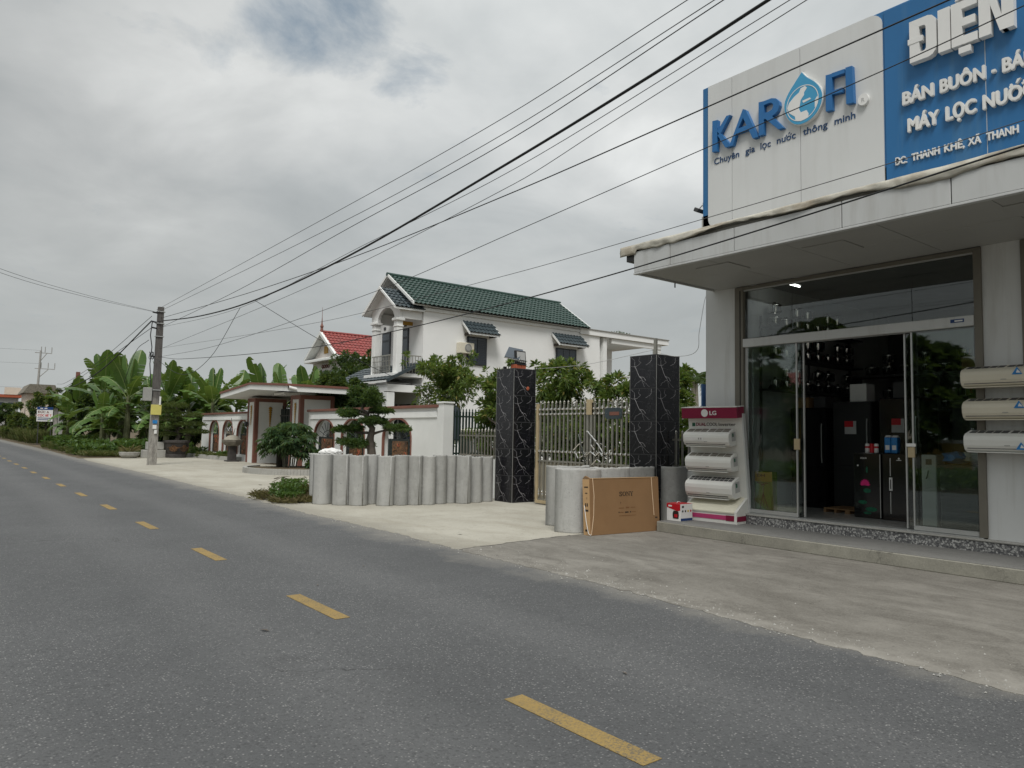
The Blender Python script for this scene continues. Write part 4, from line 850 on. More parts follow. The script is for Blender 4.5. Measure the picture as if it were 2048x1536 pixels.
# ================================================================== CONCRETE CHANNELS
def channel_mesh(w, d, h, seam=False, th=.045, pw=2.5):
    """precast U-shaped channel length stood on end, its round back toward -Y"""
    n = 18; outer = []; inner = []
    for i in range(n+1):
        t = -1+2*i/n; yy = -d*(1-abs(t)**pw); outer.append((t*w/2, yy))
        inner.append((t*(w/2-th), -(d-th)*(1-abs(t)**pw)+(0 if abs(t) < 1 else 0)))
    m = MB()
    rows = [0, .004, .03, h*.33, h*.66, h-.03, h-.006, h]; ins = [.006, 0, 0, 0, 0, 0, 0, .006]
    k = n+1; pts = []
    jit = [random.uniform(-.004, .004) for _ in range(k)]
    for z, e in zip(rows, ins):
        zz = z
        for i, (x, y) in enumerate(outer):
            s = 1-e/max(.05, d)*(1 if d else 0); pts.append((x*(1-e*2/w), y*s+random.uniform(-.0015, .0015), zz+(jit[i]*1.6 if z > h*.9 else 0)))
    no = len(pts)
    for z in (0, h):
        for i, (x, y) in enumerate(inner): pts.append((x, y, z+(jit[i]*1.6 if z else 0)))
    f = []
    for r in range(len(rows)-1):
        for i in range(n): a = r*k+i; f.append((a, a+1, a+1+k, a+k))
    for i in range(n):
        f.append((no+i, no+i+1, no+k+i+1, no+k+i)); f.append(((len(rows)-1)*k+i, (len(rows)-1)*k+i+1, no+k+i+1, no+k+i)); f.append((i, i+1, no+i+1, no+i))
    for i in (0, n):
        for r in range(len(rows)-1): pass
        f.append(tuple([r*k+i for r in range(len(rows))]+[no+k+i, no+i]))
    m.add(pts, f)
    if seam:   # mould seam: a raised mortar line down the back
        m.box(-.02+w*.16, .0+w*.16, -d*1.004-.0, -d*.93, .01, h-.01)
    return m
CH = [(6.56, 15.0, .24), (6.481, 14.391, .366), (6.85, 14.55, .24), (6.743, 14.026, .363), (6.992, 13.784, .362), (7.34, 13.98, .30), (7.466, 13.522, .339), (7.788, 13.459, .291), (8.079, 13.383, .294), (8.356, 13.298, .27), (8.68, 13.36, .28), (8.98, 13.43, .28), (9.192, 13.186, .317), (9.58, 13.28, .26), (9.93, 13.36, .27)]
for i, (x, y, w) in enumerate(CH):
    rz = math.atan2(-.36, .93)*.8+random.uniform(-.05, .05)
    nx, ny = math.sin(rz), math.cos(rz)
    d = min(.24, w*.5)
    o = channel_mesh(w*1.13, d, 1.03+random.uniform(-.02, .022), i in (3, 4, 6, 8, 12)).build('concrete_channel', 'channel_concrete', None, smooth=False, loc=(x-nx*d*0+.0, y+d, 0), rot=(rad(random.uniform(-1.0, 1.0)), rad(random.uniform(-.9, 1.1)), rz))
    for p in o.data.polygons: p.use_smooth = abs(p.normal.z) < .5 and len(p.vertices) == 4
    tag(o, 'upright concrete channel, %s from the left in the long row' % ORD[i], 'concrete channel', 'channels in the long row')
CH2 = [(8.62, 9.42, .86, 'rearmost of the three nested grey concrete channels left of the television carton'), (8.50, 9.02, .86, 'middle one of the three nested grey concrete channels left of the television carton'), (8.185, 8.70, .86, 'front one of the three nested concrete channels, behind the television carton'), (9.0, 8.76, .82, 'wide concrete channel behind the middle of the television carton'), (9.76, 8.86, .80, 'wide concrete channel behind the right end of the television carton'), (10.42, 8.58, .56, 'concrete channel between the right black pillar and the display stand')]
for i, (x, y, w, lb) in enumerate(CH2):
    o = channel_mesh(w, .34 if i < 3 else .24, 1.0+random.uniform(-.01, .012), i == 1, .05, 4.5).build('concrete_channel', 'channel_concrete', None, loc=(x, y, 0), rot=(0, 0, rad(-4)+random.uniform(-.03, .03)))
    for p in o.data.polygons: p.use_smooth = abs(p.normal.z) < .5 and len(p.vertices) == 4
    tag(o, lb, 'concrete channel', 'channels by the television carton')
bm = bmesh.new(); bmesh.ops.create_icosphere(bm, subdivisions=3, radius=1)
for v in bm.verts: v.co *= 1+.18*math.sin(6*v.co.x+1)*math.cos(7*v.co.y)+random.uniform(-.05, .05)
me = bpy.data.meshes.new('plastic_sack'); bm.to_mesh(me); bm.free(); me.materials.append(MATS['plastic_white']); o = link('plastic_sack', me, None, loc=(6.66, 14.62, 1.07)); o.scale = (.24, .18, .085)
tag(o, 'crumpled white plastic sack lying on top of the leftmost concrete channels', 'sack')

# ================================================================== BLACK PILLARS AND GATE
def black_pillar(label, x, y, w, H, flaw=False):
    t = thing('gate_pillar', label, 'pillar', (x, y, 0), 0, 'black marble gate pillars')
    MB().box(.003, w-.003, .003, w-.003, -.01, H-.004).build('core', 'joint_grey', t)
    n = 5; th = H/n
    tb = MB().box(-w/2+.003, w/2-.003, -.011, 0, .004, th-.004, None, .002)
    def vein(px_, w0, w1, mi):
        tb.cur = mi; P = [(-w/2+(a-270)/430*w, th*(1-(b-580)/510)) for a, b in px_]; Q = [P[0]]
        for a, b in zip(P[:-1], P[1:]):
            for k in (1, 2, 3): t_ = k/3; Q.append((a[0]+(b[0]-a[0])*t_+(random.uniform(-.006, .006) if k < 3 else 0), a[1]+(b[1]-a[1])*t_+(random.uniform(-.006, .006) if k < 3 else 0)))
        for i in range(len(Q)-1):
            (xa, za), (xb, zb) = Q[i], Q[i+1]; L_ = math.hypot(xb-xa, zb-za)+1e-6; wa = (w0+(w1-w0)*i/len(Q))*random.uniform(.6, 1.3); nx_, nz_ = -(zb-za)/L_*wa, (xb-xa)/L_*wa
            tb.add([(xa+nx_, -.0114, za+nz_), (xb+nx_, -.0114, zb+nz_), (xb-nx_, -.0114, zb-nz_), (xa-nx_, -.0114, za-nz_)], [(0, 1, 2, 3)])
        tb.cur = 0
    vein([(290, 590), (345, 640), (350, 740)], .0015, .003, 1); vein([(350, 740), (420, 890), (470, 950)], .0042, .0035, 1); vein([(470, 950), (510, 1075)], .002, .0015, 1)
    vein([(430, 900), (500, 925), (530, 970)], .003, .003, 1); vein([(470, 960), (590, 1070)], .002, .0012, 1); vein([(460, 965), (380, 1000), (340, 1060)], .0018, .001, 1)
    vein([(430, 595), (415, 660), (450, 680), (400, 725), (330, 740), (290, 730)], .0012, .002, 1); vein([(620, 592), (620, 660), (580, 700), (525, 730)], .003, .0018, 1); vein([(590, 700), (580, 780)], .0015, .001, 2)
    vein([(380, 880), (300, 1030)], .0016, .001, 2); vein([(640, 910), (688, 980)], .0016, .0012, 2); vein([(560, 820), (680, 830)], .0012, .001, 2); vein([(300, 820), (400, 780), (520, 800)], .001, .001, 2)
    tm = tb.mesh('marble_tile', ['black_marble', 'vein', 'vein_faint'])
    for r in range(n):
        for k, (px_, py_, rz) in enumerate(((w/2, .0115, 0), (.0115, w/2, -PI/2), (w/2, w-.0115, PI), (w-.0115, w/2, PI/2))): link('marble_tile', tm, t, loc=(px_, py_, r*th), rot=(0, 0, rz))
    for cx, cy in ((-.001, -.001), (w-.005, -.001), (-.001, w-.005)): MB().box(cx, cx+.006, cy, cy+.006, 0, H).build('corner_trim', 'grey_box', t)
    MB().box(-.002, w+.002, -.002, w+.002, H-.004, H+.012).build('cap_slab', 'dark_grey', t)
    return t
pA = black_pillar('black marble gate pillar carrying the solar floodlight', 10.18, 12.88, .64, 3.0)
pB = black_pillar('black marble gate pillar next to the shop, with a steel post on top', 10.17, 8.74, .64, 3.0)
MB().lathe([(.035, 0), (.045, .006), (.02, .012)], (0, 0, 0), 12).build('clay_stain', 'clay', pA, M=Matrix.Translation((.40, -.001, 2.57)) @ Matrix.Rotation(PI/2, 4, 'X'))
tag(MB().box(10.17, 10.22, 8.76, 8.81, 3.012, 3.30).build('steel_post', 'steel'), 'short steel post standing on the right black pillar', 'post')
fl = thing('solar_floodlight', 'black solar floodlight with tilted panel on two hollow bricks on the pillar', 'floodlight', (10.48, 13.1, 3.012), rad(8))
MB().box(-.15, .16, -.10, .10, .10, .13).build('mount', 'black_matt', fl)
for k in range(2): MB().box(-.16+.165*k, -.005+.165*k, -.09, .09, 0, .10, None, .008).build('hollow_brick', 'clay', fl)
bd = MB().box(-.17, .17, -.03, .03, 0, .29, None, .01).build('lamp_body', 'black_matt', fl, loc=(0, -.06, .135), rot=(rad(-6), 0, 0)); MB().box(-.135, .135, -.034, -.0305, .07, .26, None, .003).build('lens', 'paper_grey', bd)
for k in range(4): MB().box(-.12+.065*k, -.07+.065*k, -.033, -.0305, .02, .045).build('vent', 'grey_box', bd)
pm_ = Matrix.Translation((-.06, .10, .36)) @ Matrix.Rotation(rad(30), 4, 'Z') @ Matrix.Rotation(rad(-34), 4, 'Y') @ Matrix.Rotation(rad(14), 4, 'X')
MB().box(-.24, .24, -.17, .17, .008, .022).build('solar_panel', 'window_glass', fl, M=pm_); MB().box(-.25, .25, -.18, .18, -.012, .0075).build('panel_frame', 'alu', fl, M=pm_); MB().tube([(-.06, .1, .35), (-.05, .06, .2), (-.1, .04, .13)], .01, 6).build('panel_arm', 'alu', fl)
o = MB().box(-.04, .04, -.03, .03, 0, .06, None, .01).build('sensor_box', 'black_matt', None, loc=(10.24, 13.3, 3.012)); tag(o, 'small black sensor box at the left corner of the floodlight pillar', 'sensor')

def picket_mesh(h, w=.036, spike=.09):
    m = MB().box(-w/2, w/2, -w/2, w/2, 0, h-spike); m.lathe([(.010, h-spike), (.024, h-spike+.012), (.012, h-spike+.024), (.026, h-spike+.045), (.002, h)], (0, 0, 0), 8); return m
GX = 10.55
def gate_leaf(label, y0, y1, ny, hinge):
    t = thing('gate_leaf', label, 'gate', (GX, y0, 0), 0, 'stainless gate leaves')
    L = y1-y0
    pm = picket_mesh(2.17, .034).mesh('picket', 'steel')
    for k in range(ny): link('picket', pm, t, loc=(0, L*(k+1)/(ny+1), .10))
    for z in (2.06, 1.955, 1.15, .94, .10): MB().box(-.014, .014, .03, L-.03, z, z+.036, None, .003).build('rail', 'steel', t)
    bl = MB().lathe([(.004, -.03), (.024, -.02), (.03, 0), (.024, .02), (.004, .03)], (0, 0, 0), 8).mesh('rail_boss', 'chrome')
    for z in (2.078, 1.973, 1.168):
        for k in range(ny): link('rail_boss', bl, t, loc=(-.022, L*(k+1)/(ny+1), z))
    n2 = int(L/.055)
    for k in range(n2): MB().box(.012, .024+.012*(k % 2), L*k/n2+.008, L*(k+1)/n2-.004, .14, .94).build('panel_rib', 'kick_panel', t)
    for k in range(0, ny, 1): MB().lathe([(.008, 0), (.02, .03), (.008, .06), (.02, .09), (.008, .12), (.016, .15)], (0, 0, 0), 8).build('foot_finial', 'chrome', t, loc=(-.03, L*(k+1)/(ny+1), .20))
    for yy in (0, L-.06): MB().box(-.03, .03, yy, yy+.06, .06, 2.20, None, .004).build('stile', 'beige_metal' if yy == (L-.06 if hinge else 0) else 'steel', t)
    MB().box(-.032, .032, .0, L, .03, .098, None, .004).build('bottom_rail', 'beige_metal', t)
    return t
g1 = gate_leaf('stainless steel gate leaf with spiked pickets, left leaf beside the floodlight pillar', 10.84, 12.50, 12, True)
g2 = gate_leaf('stainless steel gate leaf with a green plate, right leaf beside the post pillar', 9.44, 10.80, 10, False)
MB().prism([(.45+.0, 1.90), (.50, 1.86), (.86, 1.86), (.91, 1.90), (.91, 2.04), (.86, 2.08), (.50, 2.08), (.45, 2.04)], -.05, -.042, 0).build('name_plate', 'tile_dark', g2); MB().box(-.054, -.051, .52, .78, 1.93, 2.00).build('plate_print', 'brown_trim', g2)
cr = thing('gate_crest', 'broken chrome scroll and rod ornament fixed across the middle of the gate', 'ornament', (GX-.05, 10.8, 1.0))
MB().tube([(-.05, .24, .55), (-.05, .02, -.12)], .016, 8).build('rod', 'chrome', cr)
for k, P in enumerate(([(0, .45, .22), (0, .3, .34), (0, .15, .40)], [(0, .05, .62), (0, -.1, .50), (0, -.28, .34), (0, -.40, .20)], [(0, -.05, .46), (0, -.06, .34), (0, -.16, .24)], [(0, .1, .1), (0, -.05, .2), (0, -.2, .12), (0, -.32, .2), (0, -.40, .12)], [(0, -.1, -.06), (0, -.24, .06), (0, -.34, .0)], [(0, .38, .16), (0, .3, .05), (0, .15, .12)])): MB().tube(P, .014, 6).build('scroll', 'chrome', cr)
for k in range(9): MB().lathe([(.002, -.022), (.02, -.01), (.02, .01), (.002, .022)], (0, 0, 0), 8).build('bead', 'chrome', cr, loc=(-.01, random.uniform(-.4, .3), random.uniform(-.05, .45)))
MB().box(-.02, .06, -.06, .06, .95, 1.26).build('leaf_cap', 'beige_metal', cr)
def low_fence(label, y0, y1):
    t = thing('picket_fence', label, 'fence', (10.6, y0, 0)); L = y1-y0; n = max(3, int(L/.128))
    pm = picket_mesh(.72, .03, .085).mesh('picket', 'steel')
    for k in range(n): link('picket', pm, t, loc=(0, L*(k+.5)/n, .93))
    for z in (1.46, .98): MB().box(-.012, .012, 0, L, z, z+.034).build('rail', 'steel', t)
    MB().box(-.06, .06, 0, L, -.01, .92).build('base_wall', 'white_wall', t); return t
low_fence('low stainless picket fence on a white base left of the floodlight pillar', 13.54, 15.6); low_fence('short stainless picket fence between the right pillar and the shop', 7.84, 8.72)

# ================================================================== NEIGHBOUR'S WALL WITH ARCHES
NX = 12.0
def arch_pts(w, h, spring, n=10):
    """pointed horseshoe arch outline, local y centred, from foot to foot"""
    pts = [(-w/2, 0)]
    for i in range(n+1):
        a = i/n; pts.append((-w/2*math.cos(a*PI/2)**.9 if a < 1 else 0, spring+(h-spring)*math.sin(a*PI/2)**.92))
    return pts+[(-p[0], p[1]) for p in reversed(pts[:-1])]
def arch_wall(label, y0, y1, arches, H, seg_w, cap=True, low=.30):
    t = thing('garden_wall', label, 'wall', (NX, y0, 0)); th = .22
    # solid bays around the openings
    cuts = sorted(arches); yy = 0
    for (c, w) in cuts:
        a, b = c-w/2-y0, c+w/2-y0
        if a-yy > .01: MB().box(0, th, yy, a, -.01, H).build('wall_bay', 'white_wall', t)
        MB().box(0, th, a, b, -.01, low).build('sill_wall', 'white_wall', t)
        out = arch_pts(w, H-.28-low, (H-low)*.50); m = MB()
        top = H
        P = [(c-y0+p[0], low+p[1]) for p in out]
        for i in range(1, len(P)-2):
            (ya, za), (yb, zb) = P[i], P[i+1]
            m.add([(0, ya, za), (0, yb, zb), (0, yb, top), (0, ya, top), (th, ya, za), (th, yb, zb), (th, yb, top), (th, ya, top)], [(0, 1, 2, 3), (4, 7, 6, 5), (0, 4, 5, 1), (3, 2, 6, 7)])
        m.build('arch_wall', 'white_wall', t)
        # trim, iron grille, gilt panel, hood window
        tr = MB()
        for i in range(len(P)-1):
            (ya, za), (yb, zb) = P[i], P[i+1]; s = lambda y, z: (c-y0+(y-(c-y0))*(1-.10/w*1.2), low+(z-low)*.965)
            a2, b2 = s(ya, za), s(yb, zb)
            tr.add([(-.02, ya, za), (-.02, yb, zb), (-.02, *b2), (-.02, *a2), (.06, ya, za), (.06, yb, zb), (.06, *b2), (.06, *a2)], [(0, 1, 2, 3), (0, 4, 5, 1), (3, 2, 6, 7), (4, 7, 6, 5)])
        tr.build('arch_trim', 'brown_trim', t)
        iw = w*.86
        MB().prism([(c-y0-iw/2, low+.02), (c-y0+iw/2, low+.02), (c-y0+iw/2, (H-low)*.50+low), (c-y0-iw/2, (H-low)*.50+low)], .15, .165, 0).build('grille_sheet', 'grille_black', t)
        pn = MB().box(.118, .15, c-y0-iw*.29, c-y0+iw*.29, low+.06, low+(H-low)*.47, None, .004).build('gilt_panel', 'grille_gold', t)
        for k in range(10):   # pierced scroll reliefs on the gilt panel
            yy2 = c-y0+random.uniform(-.22, .22)*iw; zz2 = low+.12+random.random()*((H-low)*.47-.2); r = random.uniform(.05, .10)
            MB().tube([(.112, yy2+r*math.cos(a), zz2+r*math.sin(a)) for a in np.linspace(random.uniform(0, 3), random.uniform(4, 7), 7)], .012, 5).build('scroll', 'grille_gold' if k % 3 else 'clay', pn)
        fan = MB()
        for a in np.linspace(0, PI, 9): fan.tube([(.15, c-y0, low+(H-low)*.50), (.15, c-y0+iw*.47*math.cos(a), low+(H-low)*.50+(H-low)*.30*math.sin(a))], .012, 5)
        fan.tube([(.15, c-y0+iw*.26*math.cos(a), low+(H-low)*.50+.26*math.sin(a)) for a in np.linspace(0, PI, 9)], .012, 5)
        fan.build('fan_grille', 'grille_black', t)
        for s_ in (-1, 1):
            m = MB()
            for k in range(5): m.tube([(.14, c-y0+s_*iw*.38+.05*math.cos(a), low+.15+.2*k+.07*math.sin(a)) for a in np.linspace(0, 2*PI, 9)], .009, 5)
            m.build('side_scroll', 'grille_black', t)
        yy = b
    L = y1-y0
    if L-yy > .01: MB().box(0, th, yy, L, -.01, H).build('wall_bay', 'white_wall', t)
    for (ya, yb) in seg_w: MB().box(-.035, -.001, ya-y0, yb-y0, H-.30, H-.12, None, .006).build('frieze_band', 'white_trim', t)
    MB().box(-.08, th+.05, -.03, L+.03, H, H+.09, None, .006).build('coping', 'brown_trim', t)
    return t
arch_wall('white garden wall with three brown arched grilles right of the gate porch', 18.75, 28.6, [(21.35, 1.95), (24.55, 1.95), (27.05, 1.95)], 2.30, [(18.9, 28.4)])
arch_wall('white garden wall with three narrow arched grilles left of the gate porch', 35.75, 43.6, [(36.65, 1.75), (38.95, 1.75), (41.25, 1.75)], 2.33, [(35.9, 43.4)])
rp = thing('wall_pier', 'plain white end pier of the garden wall beside the dark green railings', 'pier', (11.93, 18.45, 0)); MB().box(0, .36, 0, .34, -.01, 2.42, None, .006).build('shaft', 'white_wall', rp); MB().box(-.03, .39, -.03, .37, 2.42, 2.47, None, .006).build('cap', 'white_trim', rp)
t = thing('green_railing', 'tall dark green spiked railings at the end of the garden wall', 'railing', (12.32, 18.6, 0))
pm = picket_mesh(1.98, .045, .10).mesh('picket', 'green_iron')
for k in range(13): link('picket', pm, t, loc=(.08+.115*k, 0, .32))
for z in (2.02, .9): MB().box(0, 1.6, -.015, .015, z, z+.05).build('rail', 'green_iron', t)
MB().box(0, 1.6, -.06, .06, -.01, .31).build('base', 'white_wall', t)

# gate porch
po = thing('gate_porch', 'white gate porch with brown banded pillars and thin flat gabled roof', 'porch', (11.9, 29.0, 0))
def porch_pillar(y0, y1, x0, x1, H, face):
    MB().box(x0, x1, y0, y1, -.01, H).build('pillar', 'white_wall', po)
    for (a, b) in ((y0-.02, y0+.16), (y1-.16, y1+.02)): MB().box(x0-.02, x1+.02, a, b, 0, H, None, .004).build('pillar_band', 'brown_trim', po)
    MB().box(x0-.022, x1+.022, y0-.022, y1+.022, H-.16, H+.01).build('pillar_band', 'brown_trim', po)
def gilt(y, x, z, face):
    m = MB()
    for k in range(9): m.lathe([(.02, 0), (.10-.009*k, .05), (.07-.006*k, .10), (.03, .14)], (0, 0, -.10*k), 8)
    m.build('gilt_drop', 'gold', po, M=Matrix.Translation((x, y, z)) @ (Matrix.Diagonal((.25, 1, 1, 1)) if face == 0 else Matrix.Diagonal((1, .25, 1, 1))))
def band_pillar(x0, x1, y0, y1, H):
    MB().box(x0, x1, y0, y1, -.01, H).build('pillar', 'white_wall', po)
    e = .025
    for cx in (x0, x1):
        for cy in (y0, y1):
            sx, sy = (1 if cx == x0 else -1), (1 if cy == y0 else -1)
            MB().prism([(cx-sx*e, cy-sy*e), (cx+sx*.15, cy-sy*e), (cx+sx*.15, cy+sy*.001), (cx+sx*.001, cy+sy*.001), (cx+sx*.001, cy+sy*.15), (cx-sx*e, cy+sy*.15)], 0, H-.15, 2).build('corner_band', 'brown_trim', po)
    MB().box(x0-e, x1+e, y0-e, y1+e, H-.15, H+.02).build('top_band', 'brown_trim', po)
band_pillar(-.1, 1.35, 5.35, 6.35, 3.0); band_pillar(-.1, 1.35, .0, 1.0, 2.98)
gilt(5.85, -.13, 2.55, 0); gilt(5.32, .6, 2.5, 1); gilt(.5, -.13, 2.55, 0)
MB().box(1.1, 1.2, 1.05, 5.3, 0, 2.55).build('gate_sheet', 'grille_black', po)
for k in range(14): MB().box(1.07, 1.1, 1.1+.3*k, 1.14+.3*k, 0, 2.7).build('gate_bar', 'grille_black', po)
for k in range(3): MB().box(1.06, 1.1, 1.1, 5.3, .3+.95*k, .36+.95*k).build('gate_rail', 'dark_grey', po)
# roof slab: two shallow slopes meeting over the passage
RF = [(-1.05, 7.3, 3.02), (-1.05, 3.2, 3.32), (-1.05, -1.0, 3.10)]
m = MB(); m.prism([(7.4, 3.02), (3.2, 3.30), (-1.1, 3.06), (-1.1, 3.27), (3.2, 3.51), (7.4, 3.23)], -1.1, 2.4, 0); m.build('roof_slab', 'white_wall', po)
m = MB(); m.prism([(7.44, 3.232), (3.2, 3.512), (-1.14, 3.272), (-1.14, 3.36), (3.2, 3.60), (7.44, 3.32)], -1.14, 2.44, 0); m.build('roof_edge', 'brown_trim', po)
MB().box(.2, .9, 2.6, 3.9, 3.12, 3.22).build('ceiling_lamp', 'plastic_white', po)
o = thing('security_camera', 'white dome security camera at the right end of the gate porch roof', 'camera', (11.0, 27.9, 3.20)); MB().tube([(-.16, -.02, .02), (.14, -.06, -.05)], .06, 10).build('housing', 'plastic_white', o); MB().tube([(-.19, -.015, .028), (-.161, -.02, .02)], .055, 10).build('lens', 'black_gloss', o); MB().tube([(0, 0, .05), (0, .05, .12)], .02, 6).build('bracket', 'plastic_white', o)
o = thing('mail_box', 'small black lamp box on the left porch pillar', 'lamp', (11.73, 35.25, 1.72)); MB().box(-.09, .0, -.14, .14, 0, .2, None, .01).build('housing', 'black_matt', o); MB().box(-.1, -.091, -.1, .1, .05, .15).build('lens', 'dark_grey', o)
# planters
def kerb_ring(name, pts, h, w, label):
    m = MB(); n = len(pts)
    for i in range(n-1):
        a, b = Vector(pts[i]), Vector(pts[i+1]); d = (b-a).normalized(); nn = Vector((-d.y, d.x))*w
        m.add([(*a, 0), (*b, 0), (*b, h), (*a, h), (*(a+nn), 0), (*(b+nn), 0), (*(b+nn), h), (*(a+nn), h)], [(0, 1, 2, 3), (4, 7, 6, 5), (3, 2, 6, 7), (0, 3, 7, 4), (1, 5, 6, 2)])
    return tag(m.build(name, 'kerb'), label, 'kerb')
arc = [(10.9+2.0*math.cos(a), 26.2+2.1*math.sin(a)) for a in np.linspace(rad(120), rad(258), 48)]
kerb_ring('planter_kerb', arc+[(11.9, 24.1)], .20, -.14, 'curved grey concrete kerb round the papaya-leaved shrub')
sheet_ = sheet('planter_soil', 'soil', [(p[0]*.98+.2, p[1]) for p in arc]+[(12, 24.2), (12, 27.9)], .15); struct(sheet_)
kerb_ring('planter_kerb', [(12.0, 36.6), (11.4, 37.2), (11.2, 39), (11.1, 42), (10.9, 46), (11.2, 48)], .2, -.14, 'long grey concrete kerb of the bed under the left arches')
struct(sheet('bed_soil', 'soil', [(12.0, 36.7), (11.45, 37.3), (11.3, 39), (11.2, 42), (11, 46), (12, 46)], .14))

# ================================================================== HOUSES
def tile_slope(name, mat, parent, p0, along, down, L, Dn, tw, tl, wave=.035, lip=.03):
    """pan tiles laid in overlapping courses on one roof slope, one joined part"""
    a = Vector(along).normalized(); d = Vector(down).normalized(); n = a.cross(d).normalized()
    if n.z < 0: n = -n
    nc, nr = int(round(L/tw)), int(round(Dn/tl)); tw = L/nc; tl = Dn/nr; m = MB(); p0 = Vector(p0)
    prof = [(0, 0), (.22, wave*.9), (.45, wave), (.68, .25*wave), (.86, -.1*wave), (1, 0)]
    for r in range(nr):
        for c in range(nc):
            j = random.uniform(-.004, .004); vs = []
            for t, h in ((0, .004), (1.06, lip+j)):
                for s, w in prof: vs.append(p0+a*(tw*(c+s))+d*(tl*(r+t))+n*(w+h))
            for s, w in prof: vs.append(p0+a*(tw*(c+s))+d*(tl*(r+1.06))+n*(w+lip+j-.03))
            k = len(prof); f = [(i, i+1, i+1+k, i+k) for i in range(k-1)]+[(i+k, i+1+k, i+1+2*k, i+2*k) for i in range(k-1)]
            m.add(vs, f)
    return m.build(name, mat, parent, kind='stuff')
HX, HY = 17.93, 29.65
H = thing('green_roof_house', 'two storey white house with green tiled gable roof and small balcony', 'house', (HX, HY, 0))
def hb(name, mat, x0, x1, y0, y1, z0, z1, ch=0., parent=None): return MB().box(x0-HX, x1-HX, y0-HY, y1-HY, z0, z1, None, ch).build(name, mat, parent or H)
def hp(name, mat, poly, a, b, axis, parent=None):
    o = (HX, HY, 0); ax = [i for i in range(3) if i != axis]
    return MB().prism([(p[0]-o[ax[0]], p[1]-o[ax[1]]) for p in poly], a-o[axis], b-o[axis], axis).build(name, mat, parent or H)
hb('wall', 'white_house', 17.93, 29.6, 29.65, 34.25, -.01, 7.52)
hp('gable_wall', 'white_house', [(29.65, 7.52), (34.25, 7.52), (31.95, 9.05)], 17.93, 18.1, 0); hp('gable_wall', 'white_house', [(29.65, 7.52), (34.25, 7.52), (31.95, 9.05)], 28.2, 28.35, 0)
hb('eave_band', 'white_trim', 17.9, 28.6, 29.58, 29.649, 7.30, 7.45, .01)
hb('parapet', 'white_house', 28.0, 35.5, 29.55, 34.3, 7.22, 7.52); hb('parapet_cap', 'grey_box', 27.9, 35.55, 29.5, 34.35, 7.521, 7.56)
hb('eave_shadow_board', 'dark_frame', 18.2, 28.6, 29.42, 29.62, 7.52, 7.60)
# roof
slope = math.hypot(31.95-29.38, 9.42-7.60)
tile_slope('roof_tiles', 'tile_green', H, (17.2-HX, 31.95-HY, 9.27), (1, 0, 0), (0, 29.38-31.95, 7.57-9.27), 11.35, slope, .24, .33, .05, .05)
tile_slope('roof_tiles', 'tile_green', H, (17.2-HX, 31.95-HY, 9.27), (1, 0, 0), (0, 34.5-31.95, 7.57-9.27), 11.35, slope, .24, .33, .05, .05)
for s in (29.45, 34.45): hp('roof_deck', 'white_trim', [(31.95, 9.25), (s, 7.55), (s, 7.48), (31.95, 9.15)], 17.22, 28.5, 0)
MB().tube([(17.15-HX, 31.95-HY, 9.31), (28.6-HX, 31.95-HY, 9.31)], .10, 8).build('ridge_cap', 'tile_green', H)
for x in (17.16, 28.5):
    for s in (29.32, 34.55): hp('barge_board', 'white_trim', [(31.95, 9.35), (s, 7.63), (s, 7.49), (31.95, 9.21)], x, x+.05, 0)
# porch gable over the balcony
tile_slope('porch_tiles', 'tile_dark', H, (16.35-HX, 31.1-HY, 8.40), (1, 0, 0), (0, 29.55-31.1, 7.32-8.40), 1.6, 1.89, .24, .31, .05, .05)
tile_slope('porch_tiles', 'tile_dark', H, (16.35-HX, 31.1-HY, 8.40), (1, 0, 0), (0, 32.65-31.1, 7.32-8.40), 1.6, 1.89, .24, .31, .05, .05)
for s in (29.55, 32.65): hp('porch_deck', 'white_trim', [(31.1, 8.38), (s, 7.30), (s, 7.22), (31.1, 8.27)], 16.37, 17.93, 0); hp('barge_board', 'white_trim', [(31.1, 8.46), (s, 7.36), (s, 7.24), (31.1, 8.34)], 16.31, 16.36, 0)
ac_ = [(31.05+.82*math.cos(a), 6.85+.62*math.sin(a)) for a in np.linspace(0, PI, 15)]
hp('arch_front', 'white_house', [(29.75, 6.85), (29.75, 7.42), (31.1, 8.33), (32.5, 7.36), (32.5, 6.85)]+[(y, z) for y, z in ac_], 16.7, 16.85, 0)
hb('porch_beam', 'white_house', 16.86, 17.92, 29.75, 29.95, 6.85, 7.42); hb('porch_beam', 'white_house', 16.86, 17.92, 32.3, 32.5, 6.85, 7.36)
for yc in (29.98, 32.12):
    hb('column', 'white_trim', 16.62, 16.92, yc-.17, yc+.17, 4.25, 6.75, .01); hb('column_capital', 'white_trim', 16.55, 16.99, yc-.25, yc+.25, 6.73, 6.86, .02); hb('column_ring', 'white_trim', 16.59, 16.95, yc-.2, yc+.2, 6.45, 6.50, .01)
hb('balcony_slab', 'white_trim', 16.35, 17.92, 29.55, 32.5, 4.10, 4.27, .01)
for yc0, yc1 in ((30.2, 31.9),):
    for z in (4.38, 4.62, 4.86): hb('balcony_rail', 'steel', 16.5, 16.53, yc0, yc1, z, z+.025)
    for k in range(12): hb('baluster', 'steel', 16.5, 16.525, yc0+.15*k, yc0+.15*k+.022, 4.27, 5.10)
hb('hand_rail', 'steel', 16.48, 16.54, 30.15, 31.95, 5.10, 5.15); hb('hand_rail', 'steel', 16.92, 17.9, 29.72, 29.77, 5.10, 5.15)
for k in range(6): hb('baluster', 'steel', 16.95+.16*k, 16.975+.16*k, 29.73, 29.755, 4.27, 5.10)
